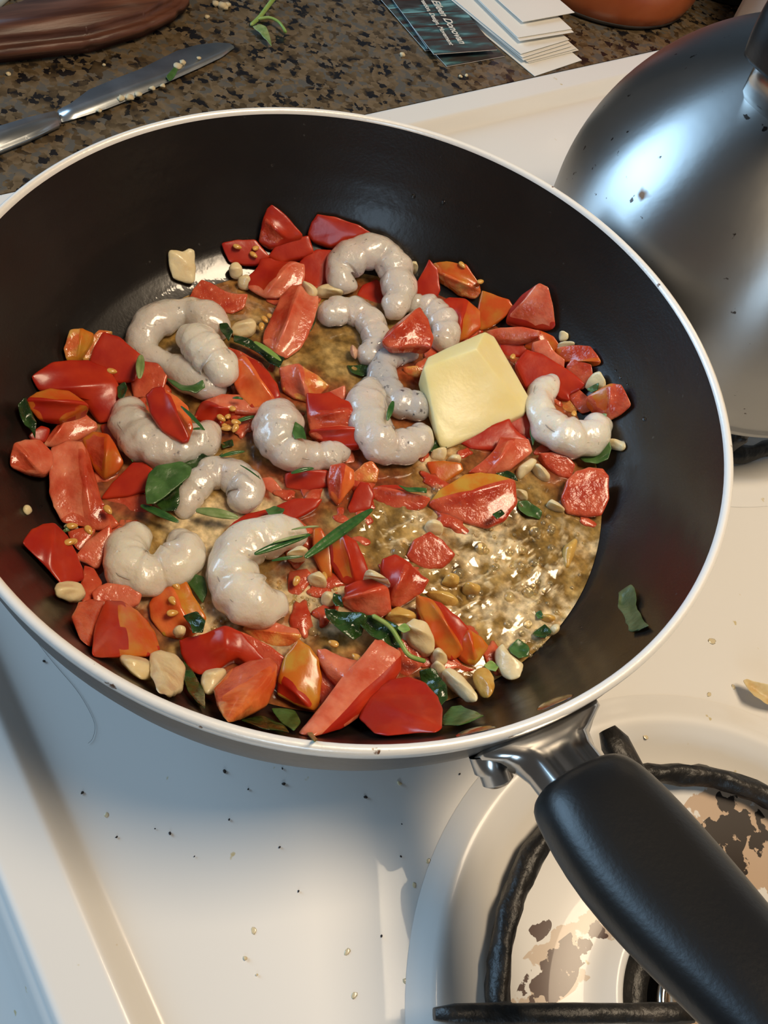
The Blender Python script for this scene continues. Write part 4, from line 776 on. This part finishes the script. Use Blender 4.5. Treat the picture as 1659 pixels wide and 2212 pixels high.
T('5', (S,), 5, [(100, 1195), (180, 1135), (250, 1090), (380, 1050), (392, 1100), (290, 1140), (200, 1190)], 'thin red tomato skin strip behind the large front shrimp')
T('5', (O, S), 10, [(690, 1190), (740, 1178), (792, 1290), (805, 1480), (750, 1485), (700, 1330)], 'narrow upright red tomato strip below the longest herb needle')
T('5', (S, O), 11, [(800, 1255), (840, 1215), (882, 1212), (960, 1270), (1000, 1360), (1042, 1468), (960, 1530), (880, 1522), (812, 1400)], 'red tomato wedge with an orange back right of the narrow strip', (2, 6))
T('8', (Fl, S), 11, [(970, 150), (1040, 125), (1110, 168), (1150, 222), (1210, 252), (1170, 320), (1060, 392), (1000, 385), (1000, 270), (965, 210)], 'bright coral tomato star-shaped piece left of the boiling broth', (2, 7), base=2)
T('8', (LF, S), 11, [(830, 272), (900, 260), (985, 300), (1000, 420), (950, 452), (880, 440), (830, 422), (735, 372), (775, 340), (762, 300)], 'coral tomato cube in front of the orange-backed wedge', (2, 7), base=1)
T('8', (S, O), 11, [(1160, 345), (1230, 370), (1290, 395), (1370, 470), (1432, 525), (1395, 610), (1400, 650), (1340, 690), (1290, 650), (1235, 560), (1180, 440)], 'long red tomato slice at the edge of the boiling broth, near the front', (1, 6), base=1)
T('8', (Y, O), 8, [(1440, 535), (1500, 580), (1542, 622), (1472, 716), (1430, 705), (1385, 660), (1400, 600)], 'yellow-orange tomato tip at the end of the long red slice', (0, 3), base=2)
T('8', (Fl,), 6, [(1260, 600), (1300, 655), (1385, 720), (1470, 745), (1400, 772), (1300, 705)], 'sunken red flesh strip below the long red slice')
T('8', (LF, S), 12, [(610, 650), (660, 650), (770, 712), (860, 712), (885, 650), (905, 598), (945, 602), (1052, 655), (1050, 760), (1000, 830), (905, 920), (830, 1000), (740, 1060), (600, 1100), (500, 1085), (570, 1020), (700, 940), (760, 862), (680, 790), (622, 720)], 'large Y-shaped pink and red tomato piece at the front of the heap', (13, 7), ridge=1.1)
T('8', (S,), 13, [(895, 905), (950, 860), (1010, 825), (1100, 805), (1190, 840), (1250, 910), (1278, 970), (1282, 1062), (1240, 1080), (1120, 1085), (1000, 1100), (930, 1092), (890, 1050), (845, 1020)], 'smooth dome of red tomato skin nearest the front rim', (0, 7), base=1, ridge=1.1)
T('8', (Y, S), 12, [(500, 590), (560, 640), (602, 700), (612, 800), (605, 930), (580, 972), (480, 930), (390, 885), (400, 800), (430, 690)], 'orange tomato piece with a speckled yellow face left of the Y-shaped piece', (8, 5), ridge=.9)
T('8', (OF, Fl), 13, [(330, 700), (372, 740), (355, 850), (312, 940), (205, 990), (110, 1020), (60, 930), (45, 860), (130, 770), (220, 720)], 'glossy salmon tomato lump near the front rim, left of the yellow face', (1, 6), base=1)
T('7', (S,), 11, [(1085, 782), (1140, 765), (1210, 758), (1340, 700), (1430, 740), (1510, 830), (1590, 910), (1480, 935), (1400, 880), (1350, 905), (1280, 960), (1200, 975), (1145, 945), (1100, 860)], 'arched red tomato strip left of the glossy salmon lump', (3, 9))
T('8', (Fl,), 8, [(40, 545), (110, 520), (240, 575), (330, 630), (425, 690), (415, 760), (370, 830), (345, 740), (250, 720), (140, 640)], 'soft red tomato flesh running behind the arched strip', base=1)
T('8', (LF, PU), 6, [(190, 525), (260, 500), (340, 490), (480, 528), (500, 570), (430, 622), (340, 612), (270, 590)], 'flat wet coral tomato slice in front of the large shrimp', (0, 4), disp=.0012)
T('7', (S, O), 13, [(640, 555), (730, 560), (820, 620), (870, 680), (905, 730), (940, 830), (880, 862), (740, 850), (610, 857), (548, 842), (590, 680)], 'big faceted red tomato piece at the lower left, above the garlic', (7, 1), base=1)
T('7', (Fl, S), 11, [(470, 565), (540, 550), (625, 560), (590, 680), (548, 800), (520, 790), (475, 750), (440, 640)], 'dull red tomato piece behind the big faceted piece at the lower left')
T('7', (LF,), 9, [(560, 490), (600, 460), (650, 445), (760, 460), (832, 500), (812, 560), (750, 580), (650, 550), (580, 560)], 'coral tomato finger above the big faceted piece', base=2)
T('7', (Fl,), 6, [(500, 340), (560, 360), (600, 440), (560, 500), (500, 560), (470, 480), (500, 420)], 'sunken pinkish tomato flesh beside the white garlic clove')
T('7', (S,), 12, [(200, 122), (260, 100), (330, 85), (400, 170), (440, 260), (472, 335), (490, 400), (430, 420), (360, 430), (300, 350), (220, 260), (145, 192)], 'rectangular red tomato piece alone on the left wall', (2, 9), seeds=[(418, 195)], ridge=1.1)
T('7', (LF,), 10, [(655, 85), (655, 180), (592, 330), (560, 335), (520, 300), (445, 285), (520, 200)], 'pointed coral tomato shard left of the round white shrimp', base=1)
T('7', (Fl,), 5, [(410, 130), (500, 110), (562, 120), (512, 200), (470, 242), (440, 190)], 'wet seedy tomato flesh behind the rectangular piece', seeds=[(530, 125), (430, 100)])
T('7', (Y, OF), 8, [(960, 480), (1000, 440), (1050, 420), (1110, 440), (1152, 530), (1222, 640), (1150, 742), (1080, 762), (980, 740), (912, 640), (902, 560)], 'round translucent orange tomato lump below the round white shrimp', (1, 6), disp=.001, seeds=[(1050, 455), (1035, 550), (1030, 620)])
T('8', (Fl,), 7, [(1060, 580), (1150, 640), (1182, 720), (1100, 782), (1050, 765), (1055, 660)], 'wet red tomato piece between the dark basil and the cooked garlic')
T('8', (Fl,), 5, [(450, 220), (540, 200), (572, 250), (500, 340), (440, 360)], 'sunken coral tomato at the right side of the large shrimp')
T('1', (Fl,), 6, [(1160, 820), (1235, 850), (1330, 900), (1380, 960), (1290, 950), (1200, 900)], 'dark sunken tomato strip behind the upright slice')
T('4', (Fl,), 4, [(1400, 330), (1520, 290), (1600, 330), (1560, 400), (1440, 380)], 'sunken seedy tomato flesh left of the centre shrimp', seeds=[(1360, 270), (1350, 340), (1380, 345)])
T('4', (Fl,), 4, [(620, 755), (760, 735), (860, 740), (900, 800), (840, 880), (720, 860)], 'sunken dark red tomato in the juice left of the basil')
T('4', (Fl,), 4, [(600, 330), (700, 300), (720, 400), (760, 500), (700, 540), (640, 440)], 'sunken tomato flesh between the orange chunk and the broad shrimp')
T('8', (Fl,), 6, [(620, 740), (700, 820), (750, 870), (690, 940), (620, 950)], 'dark juicy tomato hollow inside the Y-shaped piece')
T('4', (S,), 5, [(170, 380), (240, 330), (290, 350), (262, 420), (200, 415)], 'dark red tomato skin bit behind the leftmost cube')
T('3', (Fl,), 5, [(1050, 940), (1100, 930), (1170, 990), (1190, 1060), (1120, 1080), (1060, 1000)], 'brownish pulpy shred inside the bend of the hooked shrimp')
T('3', (PU,), 4, [(1000, 990), (1060, 1000), (1100, 1050), (1080, 1080), (1020, 1060)], 'orange wet seed cluster at the bend of the hooked shrimp')
T('2', (PU,), 5, [(1240, 1300), (1330, 1290), (1360, 1330), (1330, 1370), (1260, 1340)], 'amber pulp drop in the hole of the grey curled shrimp', base=1)
T('5', (Y,), 3, [(1200, 430), (1260, 420), (1310, 470), (1290, 510), (1220, 500)], 'amber pulp in the mouth of the glossy C-shaped shrimp')
T('1', (Y, PU), 9, [(360, 740), (420, 730), (475, 760), (440, 830), (400, 890), (345, 890), (335, 830)], 'olive green seedy tomato jelly at the upper left edge', (1, 4), disp=.0012)

br_ = link('broth', build_broth(), M['broth']); tag(br_, 'bubbling golden olive oil and tomato juice pooled in the black pan', 'broth', kind='stuff')

bo2 = link('bubbles', BUB, M['bubble'], br_); bo2['kind'] = 'stuff'; bo2['label'] = 'clear simmering bubbles'
# soft shreds of tomato between the larger pieces
pr_ = random.Random(11); pm = bmesh.new(); tl = [o_ for o_ in COL.objects if o_.name.startswith('tomato_piece')]
for k in range(130):
    o_ = pr_.choice(tl); a = pr_.uniform(0, 6.28); d_ = pr_.uniform(.006, .015); x, y = o_.location.x+d_*math.cos(a), o_.location.y+d_*math.sin(a); r_ = math.hypot(x, y)
    if r_ > .107 or (Vector((x, y))-at(1150, 1250, .045).to_2d()).length < .034 or (Vector((x, y))-at(700, 760, .045).to_2d()).length < .016: continue
    R_ = pr_.uniform(.0016, .0042); mt_ = Matrix.Translation((x, y, max(liqz(x, y), panz(r_))+R_*.06)) @ Matrix.Rotation(pr_.uniform(0, 3), 4, 'Z') @ Matrix.Diagonal((1.7, .9, .32, 1))
    n0 = len(pm.verts); bmesh.ops.create_icosphere(pm, subdivisions=3, radius=R_, matrix=mt_); pm.verts.ensure_lookup_table()
    for v in pm.verts[n0:]:
        c_ = Vector((x, y, v.co.z)); v.co += (v.co-c_)*.7*noise.noise(v.co*330+Vector((k, 0, 0)))
me = bpy.data.meshes.new('pulp'); pm.to_mesh(me); pm.free(); o = link('tomato_pulp', me, M['flesh']); tag(o, 'soft wet tomato pulp and shreds floating between the larger pieces', 'tomato', kind='stuff')
# ================================================================== garlic
GG = 'garlic pieces in the pan'
def G(crop, pts, label, h=6, base=1, k='garlic', **kw): return chunk('garlic_piece', label, 'garlic', GG, crop, (k,), h*1.15, pts, (0, len(pts)//2), base, bev=.0012, disp=.0014, ridge=1.2, lo=.45, **kw)
G('1', [(865, 320), (915, 335), (935, 345), (960, 318), (993, 330), (995, 420), (988, 490), (930, 485), (885, 468), (875, 390)], 'two-lobed cream garlic piece alone on the upper left pan wall', 5, .3)
G('1', [(1172, 430), (1185, 400), (1215, 385), (1240, 420), (1232, 460), (1195, 462)], 'pale garlic crumb under the seedy tomato at the far left tip', 6)
G('1', [(1215, 470), (1260, 448), (1290, 475), (1275, 515), (1235, 518)], 'round garlic crumb just in front of the upper one at the far left tip', 6)
G('1', [(1185, 722), (1230, 690), (1275, 670), (1312, 690), (1300, 735), (1240, 765), (1200, 758)], 'square cream garlic dice left of the long diagonal tomato strip', 7)
G('2', [(500, 672), (560, 690), (606, 730), (612, 770), (560, 830), (525, 790), (535, 740)], 'flat cream garlic slice left of the orange-tailed shrimp', 8, 4)
G('2', [(620, 730), (700, 708), (780, 735), (795, 758), (700, 765), (622, 782)], 'thin garlic strand behind the orange-tailed shrimp', 6, 2)
G('2', [(1215, 505), (1250, 498), (1275, 530), (1250, 560), (1225, 545)], 'small garlic bead stuck behind the topmost shrimp, left one', 7, 4)
G('2', [(1280, 545), (1320, 540), (1340, 575), (1315, 605), (1288, 590)], 'small garlic bead behind the topmost shrimp, right one', 7, 2)
G('4', [(318, 1300), (340, 1265), (390, 1248), (450, 1262), (492, 1300), (490, 1335), (430, 1352), (360, 1345)], 'shiny white garlic clove half on the left wall of the pan', 8)
G('7', [(700, 872), (780, 868), (870, 895), (915, 935), (905, 990), (840, 1000), (770, 940)], 'pointed cream garlic clove below the big faceted tomato', 8)
G('7', [(885, 868), (960, 840), (1060, 882), (1098, 960), (1080, 1045), (1030, 1085), (930, 1070), (918, 960)], 'large blocky garlic clove right of the pointed clove at the lower left', 11)
G('7', [(1210, 975), (1260, 955), (1320, 950), (1352, 975), (1305, 1060), (1235, 1100), (1205, 1030)], 'white garlic clove under the arched red strip', 8)
G('6', [(70, 1105), (130, 1060), (205, 1090), (248, 1175), (242, 1255), (185, 1268), (110, 1200)], 'large cooked garlic clove with a brown crease near the front', 11, 2, )
G('6', [(240, 1255), (285, 1230), (330, 1290), (302, 1342), (255, 1315)], 'rounded garlic bit just below the creased clove', 8, 2)
G('6', [(235, 1320), (280, 1320), (330, 1370), (300, 1420), (250, 1370)], 'small garlic bit left of the long front garlic strip', 6)
G('6', [(300, 1385), (350, 1352), (425, 1440), (512, 1522), (490, 1562), (430, 1530), (350, 1440)], 'long garlic strip pointing to the front waterline', 8)
G('6', [(625, 1250), (668, 1215), (685, 1290), (730, 1330), (782, 1325), (760, 1400), (700, 1422), (642, 1365)], 'white crescent of garlic at the front edge of the broth', 8)
G('6', [(500, 1370), (560, 1358), (602, 1420), (602, 1500), (562, 1542), (525, 1480), (492, 1420)], 'brown-edged garlic clove at the front waterline', 8, 1, 'fried')
G('6', [(750, 150), (820, 105), (860, 120), (830, 160), (790, 200), (755, 220)], 'translucent garlic loop near the rounded salmon cube, left part', 6)
G('6', [(860, 130), (905, 170), (935, 200), (925, 235), (880, 200), (850, 165)], 'translucent garlic loop near the rounded salmon cube, right part', 6)
G('6', [(742, 285), (790, 300), (802, 350), (760, 345), (730, 315)], 'small garlic slice beside the tip of the striped tomato', 5)
G('6', [(190, 490), (250, 460), (300, 500), (290, 552), (225, 545)], 'garlic crumb below the large striped tomato', 6)
G('6', [(930, 370), (960, 350), (1020, 405), (1000, 420), (940, 400)], 'pale garlic sliver left of the rounded salmon cube', 5)
G('8', [(552, 225), (620, 202), (662, 260), (640, 302), (575, 280)], 'garlic piece in the foam right of the large shrimp', 7)
G('8', [(632, 325), (680, 320), (695, 370), (670, 402), (640, 380)], 'garlic shred in the foam above the dark basil', 6)
G('8', [(870, 240), (900, 200), (985, 245), (996, 290), (935, 262)], 'golden garlic sliver between the two coral tomato cubes', 12, 4)
G('8', [(980, 440), (1060, 400), (1130, 430), (1150, 470), (1080, 480), (1000, 475)], 'golden fried garlic bits above the creased clove', 6, 1, 'fried')
G('6', [(330, 785), (400, 805), (385, 870), (290, 852)], 'yellow fried garlic square in the boiling broth, left one', 5, 2, 'fried')
G('6', [(440, 828), (520, 862), (510, 920), (430, 900)], 'yellow fried garlic square in the boiling broth, right one', 5, 2, 'fried')
G('6', [(200, 890), (330, 902), (410, 960), (330, 985), (230, 930)], 'golden fried garlic patch above the long red slice', 4, 2, 'fried')
G('6', [(1020, 640), (1090, 580), (1110, 620), (1060, 740), (1030, 760)], 'yellow fried garlic strip in the boiling broth at the right', 4, 1.5, 'fried')
G('6', [(900, 1030), (970, 1045), (960, 1090), (880, 1070)], 'yellow garlic fleck near the lower right waterline', 4, 1, 'fried')
G('6', [(950, 1110), (1000, 1090), (990, 1140), (940, 1160)], 'pale garlic fleck at the lower right waterline', 4)
G('3', [(1200, 840), (1245, 825), (1290, 900), (1230, 942), (1150, 912)], 'white garlic piece right of the wet pink cube', 7)
G('3', [(990, 660), (1060, 648), (1098, 660), (1050, 690), (992, 700)], 'garlic shred on the right pan wall above the brownish tomato', 4)
G('3', [(1000, 595), (1018, 612), (1040, 600), (1035, 640), (1005, 638)], 'tiny garlic crumb highest on the right pan wall', 3, .5)
G('3', [(1290, 1238), (1380, 1240), (1388, 1290), (1350, 1298), (1290, 1280)], 'ridged garlic bit on the right wall beside the hooked shrimp', 4, .5)
G('3', [(235, 1300), (300, 1285), (322, 1300), (300, 1360), (235, 1345)], 'pale garlic piece in the broth under the tip of the butter', 5)
G('3', [(330, 1335), (395, 1322), (405, 1365), (340, 1375)], 'pale garlic piece in the broth right of the butter tip', 5)
G('5', [(520, 1330), (590, 1290), (650, 1310), (620, 1350), (540, 1350)], 'cream garlic slice under the dark herb needles', 5, 8)
G('4', [(145, 815), (165, 808), (185, 830), (170, 850), (150, 842)], 'tiny garlic crumb high on the left pan wall', 2, .3)
G('4', [(390, 915), (430, 910), (470, 930), (430, 942), (395, 938)], 'pale garlic sliver left of the seedy flesh', 3)
G('7', [(1040, 700), (1080, 690), (1105, 715), (1070, 745), (1045, 735)], 'white foam-like garlic crumb on the orange lump', 3, 8)

# ================================================================== herbs
LG = 'herb leaves in the pan'
def leaf(crop, pts, label, dz, m_='leaf', fold=.0018, wav=.001, cat='herb', name='basil_leaf', th=.0005, rise=0):
    n = len(pts); w_ = [on(*cp(crop, x, y), (dz+rise*k/n)/1000) for k, (x, y) in enumerate(pts)]; c = sum(w_, Vector())/n
    o = link(name, leafmesh([q-c for q in w_], fold=fold, wav=wav), M[m_], loc=c); solid(o, th); tag(o, label, cat, LG); return o
def needle(crop, a, b, w_, dz, label, m_='needle', dz2=None, bend=0):
    p0 = on(*cp(crop, *a), dz/1000); p1 = on(*cp(crop, *b), (dz2 or dz)/1000); L_ = (p1-p0).length; d = (p1-p0).normalized(); s_ = d.cross(Vector((0, 0, 1))).normalized()
    W_ = w_/CROP[crop][0]*(p0-CAMP).dot(_f)/F/2; pts = []; c = (p0+p1)/2; rings = []
    for k in range(15):
        t_ = k/14; wd = W_*max(.12, math.sin(math.pi*(.06+.9*t_))**.6); q = p0+d*L_*t_+s_*bend*L_*math.sin(math.pi*t_)+Vector((0, 0, .0006*math.sin(math.pi*t_)))-c
        rings.append([q-s_*wd, q-s_*wd*.5+Vector((0, 0, wd*.35)), q-s_*wd*.06+Vector((0, 0, wd*.12)), q+s_*wd*.06+Vector((0, 0, wd*.12)), q+s_*wd*.5+Vector((0, 0, wd*.35)), q+s_*wd, q+s_*wd*.4-Vector((0, 0, wd*.3)), q-s_*wd*.4-Vector((0, 0, wd*.3))])
    o = link('herb_needle', loft(rings), M[m_], loc=c); finish(o, 1, 0); tag(o, label, 'herb', 'herb needles in the pan'); return o
b1 = leaf('4', [(1080, 550), (1200, 498), (1240, 520), (1290, 528), (1335, 500), (1300, 570), (1180, 642), (1070, 700), (1075, 790), (1050, 850), (975, 850), (925, 800), (1010, 720), (1100, 640)], 'dark folded basil leaf beneath the broad green one', 8, 'dleaf', .001)
leaf('4', [(872, 800), (865, 710), (885, 620), (930, 575), (1080, 545), (1150, 580), (1132, 640), (1030, 720), (925, 800)], 'broad grey-green basil leaf at the centre left of the pan', 12, 'leaf', .0015, .0006)
leaf('1', [(850, 990), (900, 1000), (960, 1032), (1040, 1008), (1052, 1040), (1005, 1075), (930, 1062), (880, 1030)], 'curled green leaf below the large ring-shaped shrimp', 14)
leaf('5', [(565, 480), (620, 520), (643, 600), (600, 600), (560, 605), (543, 560)], 'small bright basil leaf on the centre shrimp', 15, 'leaf', .0012, .0003)
leaf('1', [(1120, 705), (1165, 712), (1195, 760), (1170, 800), (1130, 740)], 'dark leaf end touching the ring-shaped shrimp', 12, 'dleaf')
leaf('1', [(1195, 765), (1270, 785), (1340, 830), (1400, 860), (1460, 890), (1432, 942), (1400, 925), (1300, 840), (1195, 805)], 'dark wilted basil strip left of the diagonal tomato strip', 7, 'dleaf')
leaf('2', [(585, 900), (608, 900), (602, 980), (565, 1050), (542, 1030)], 'dark herb leaf beside the orange-tailed shrimp', 8, 'dleaf')
leaf('3', [(798, 1000), (850, 1050), (825, 1068), (800, 1062)], 'small dark leaf at the right corner of the butter', 8, 'leaf')
leaf('3', [(825, 1100), (855, 1200), (835, 1282), (815, 1200)], 'dark leaf between the butter and the hooked shrimp', 6, 'leaf')
leaf('3', [(1110, 1352), (1200, 1305), (1282, 1268), (1302, 1300), (1280, 1370), (1210, 1402), (1130, 1392)], 'dark basil leaf below the hooked shrimp on the right wall', 5, 'leaf')
leaf('3', [(1155, 932), (1220, 910), (1216, 950), (1172, 972)], 'dark leaf bit between garlic and salmon cube', 8, 'leaf')
leaf('3', [(1205, 1080), (1272, 1098), (1262, 1142), (1222, 1132)], 'pale green stem bit beside the salmon cube', 7, 'lleaf')
leaf('6', [(1530, 1115), (1465, 1010), (1452, 950), (1438, 900), (1410, 878), (1350, 912), (1328, 945), (1325, 1010), (1385, 1080), (1375, 1145), (1395, 1150), (1405, 1120), (1470, 1142)], 'single grey-green basil leaf stuck alone on the bare right wall', 3.5, 'oleaf', .005, .003)
leaf('6', [(545, 1655), (470, 1620), (405, 1590), (340, 1600), (290, 1660), (275, 1712), (380, 1722), (470, 1690)], 'green basil leaf at the front of the pan beside the red dome', 4, 'leaf')
leaf('8', [(635, 420), (700, 425), (720, 435), (820, 450), (870, 480), (850, 560), (800, 602), (720, 552), (645, 485)], 'left half of the dark wilted basil near the front', 9, 'dleaf', .003, .002)
leaf('8', [(820, 450), (930, 470), (1012, 500), (1062, 560), (1072, 632), (980, 622), (890, 570), (840, 520)], 'right half of the dark wilted basil near the front', 10, 'dleaf', .003, .002)
leaf('8', [(690, 330), (735, 350), (745, 420), (700, 420), (680, 380)], 'dark leaf tip above the wilted basil near the front', 7, 'dleaf')
q0 = [on(*cp('8', x, y), z) for x, y, z in ((900, 455, .013), (1000, 520, .013), (1060, 610, .012), (1110, 680, .011), (1200, 712, .009))]
o = link('basil_stalk', tube(spline([(*q, .0009) for q in q0], 24), 8), M['stem']); tag(o, 'curved green stem running out of the dark wilted basil', 'herb', LG)
leaf('8', [(1160, 762), (1240, 760), (1302, 850), (1322, 920), (1282, 962), (1222, 862), (1175, 812)], 'dark wilted leaf above the green front leaf', 6, 'dleaf', .003, .002)
leaf('8', [(165, 1040), (300, 1020), (400, 1062), (452, 1112), (300, 1092)], 'dark olive leaf flat at the front rim, left one', 1.5, 'dleaf')
leaf('8', [(340, 965), (480, 980), (512, 1050), (472, 1092), (400, 1040)], 'green olive leaf at the front rim, next to the yellow-faced tomato', 3, 'leaf')
leaf('8', [(540, 1110), (570, 1105), (605, 1150), (585, 1158)], 'tiny leaf tip on the front wall of the pan', 1, 'leaf')
leaf('7', [(1098, 900), (1140, 945), (1185, 1020), (1225, 1090), (1230, 1190), (1180, 1152), (1120, 1080), (1090, 985)], 'long black-green leaf below the arched red strip', 4, 'dleaf')
leaf('7', [(1040, 385), (1130, 382), (1222, 410), (1242, 500), (1212, 562), (1150, 482), (1110, 422)], 'folded green leaf right of the round white shrimp', 5, 'leaf')
leaf('7', [(1090, 632), (1180, 615), (1232, 680), (1212, 742), (1150, 755), (1132, 682)], 'dark curled leaf on the translucent orange tomato lump', 11, 'dleaf')
leaf('4', [(110, 210), (170, 200), (205, 280), (232, 340), (210, 412), (188, 370), (148, 322), (122, 270)], 'withered basil sprig at the far left wall', 6, 'dleaf', .004, .002)
leaf('4', [(215, 282), (350, 290), (300, 330), (240, 310)], 'dark leaf under the orange-red wedge at the left edge', 3, 'dleaf')
leaf('4', [(695, 90), (750, 80), (765, 112), (732, 190), (702, 160)], 'brown herb tip behind the oval tomato slice', 10, 'dleaf')
leaf('6', [(738, 362), (800, 368), (850, 400), (885, 440), (880, 475), (800, 462), (742, 420)], 'green leaf afloat right of the striped tomato', 3.5, 'leaf')
leaf('6', [(600, 197), (680, 188), (720, 215), (748, 250), (640, 215)], 'dark leaf behind the striped tomato', 5, 'dleaf')
leaf('6', [(588, 442), (645, 413), (668, 440), (618, 477)], 'tiny square leaf stuck on the striped tomato', 11.5, 'dleaf', .0003, .0002)
leaf('6', [(690, 1235), (740, 1192), (800, 1228), (812, 1290), (742, 1312), (695, 1275)], 'green leaf beside the white crescent of garlic', 4, 'leaf')
leaf('6', [(830, 1152), (900, 1100), (945, 1150), (900, 1190), (842, 1182)], 'dark green leaf near the lower right waterline', 4, 'dleaf')
leaf('6', [(850, 1030), (880, 1020), (890, 1070), (855, 1075)], 'small green leaf scrap in the boiling broth', 3, 'leaf')
leaf('5', [(900, 112), (980, 115), (1052, 108), (1062, 180), (1000, 202), (930, 172)], 'dark green leaf under the orange-tailed shrimp', 3, 'dleaf')
leaf('5', [(370, 1048), (430, 1030), (500, 1050), (482, 1102), (395, 1106)], 'green leaf over the red wedge behind the large shrimp', 9, 'leaf')
leaf('5', [(1230, 900), (1330, 910), (1422, 930), (1422, 956), (1300, 946)], 'thin green leaf on the long sunken red strip', 8, 'needle')
leaf('4', [(365, 962), (400, 940), (422, 965), (388, 982)], 'dark green scrap behind the rectangular red piece', 4, 'leaf')
leaf('4', [(1310, 430), (1390, 420), (1400, 460), (1330, 480)], 'olive leaf scrap in the broth left of the centre shrimp', 2.5, 'dleaf')
leaf('5', [(1420, 640), (1500, 600), (1560, 640), (1530, 700), (1440, 690)], 'dark leaf under the lower corner of the butter', 3, 'dleaf')
leaf('6', [(540, 1340), (580, 1318), (627, 1350), (602, 1392), (560, 1375)], 'ribbed green stem slice at the front waterline', 6, 'stem')
leaf('8', [(1040, 520), (1082, 500), (1117, 540), (1072, 562)], 'ribbed green stem slice beside the creased garlic clove', 13, 'stem')
needle('4', (838, 805), (1070, 908), 62, 9, 'dark green herb needle crossing below the broad basil leaf')
needle('4', (1168, 835), (1425, 880), 82, 9, 'pale grey-green needle below the small pale shrimp', 'lleaf')
needle('1', (722, 868), (714, 992), 55, 14, 'pale green needle upright on the red square of skin', 'lleaf')
needle('1', (925, 1130), (1048, 1256), 26, 24, 'thin green needle on the oval tomato slice', 'needle')
needle('1', (985, 1250), (1050, 1252), 20, 17, 'short green needle end under the thin one on the broad shrimp')
needle('1', (1190, 1090), (1245, 1096), 22, 11, 'tiny green needle on the curved coral strip')
needle('1', (1200, 1215), (1318, 1182), 32, 6, 'green needle left of the centre shrimp')
needle('5', (1205, 350), (1165, 480), 48, 17, 'green needle resting on the glossy C-shaped shrimp')
needle('5', (625, 1375), (1072, 1052), 98, 20, 'longest dark glossy herb needle over the front of the pan', 'needle', 14)
needle('5', (297, 1350), (668, 1218), 72, 19, 'dark herb needle lying on the large front shrimp', 'needle', 17)
needle('5', (420, 1275), (640, 1222), 26, 21, 'pale inner needle on top of the dark one on the large shrimp', 'lleaf', 19)
needle('5', (412, 1392), (618, 1362), 34, 14, 'short green needle below the other two on the large shrimp')
needle('5', (540, 1190), (722, 1166), 22, 15, 'pale thin needle above the dark one on the large shrimp', 'lleaf')
needle('5', (538, 822), (688, 788), 42, 11, 'short dark green needle in the middle of the pan')
needle('5', (205, 766), (345, 862), 14, 15, 'very thin needle on the small pale shrimp')
needle('4', (1315, 515), (1462, 484), 34, 11, 'green needle pointing right from the basil leaves')
needle('4', (705, 410), (795, 548), 22, 7, 'dark thin needle along the broad pinkish shrimp')
needle('1', (1300, 800), (1440, 900), 40, 11, 'green needle on the dark wilted strip', 'stem')
# loose seeds in the broth, water beads on the wall
for x_, y_, c_ in ((585, 684, 'p'), (565, 705, 'p'), (572, 690, 'p'), (500, 882, 'p'), (508, 925, 'p'), (478, 903, 'p'), (488, 925, 'p'), (510, 912, 'p'), (155, 1170, 'p'), (1120, 785, 'p'), (1108, 770, 'p'), (1240, 893, 'p'), (770, 1420, 'p'), (720, 1390, 'p'), (640, 1255, 'p'), (700, 1245, 'p')):
    q = on(x_, y_, .0065); o = link('tomato_seed', SEEDME, [], loc=q); o.scale = (1, .62, .45); o.rotation_euler = (0, .2, x_); tag(o, 'loose yellow tomato seed '+('left of the diagonal tomato strip' if y_ < 720 else 'left of the centre shrimp' if y_ < 930 and x_ < 600 else 'at the left side' if x_ < 200 else 'near the butter' if x_ > 1000 else 'near the front of the pan'), 'seed', 'loose tomato seeds')
for x_, y_, r in ((893, 424, .0011), (958, 437, .0010), (1392, 905, .0009), (1200, 545, .0006), (1330, 800, .0006), (1340, 815, .0007), (1355, 830, .0005), (88, 1095, .0007), (1255, 1355, .0006)):
    q = on(x_, y_, .0002); me = bpy.data.meshes.new('drop'); bm = bmesh.new(); bmesh.ops.create_uvsphere(bm, u_segments=16, v_segments=10, radius=r); bm.to_mesh(me); bm.free()
    o = link('water_bead', me, M['water'], loc=q); tag(o, 'tiny clear bead on the black pan wall, '+('high on the far side' if y_ < 600 else 'at the left side' if x_ < 300 else 'at the right side'), 'droplet', 'droplets on the pan wall')
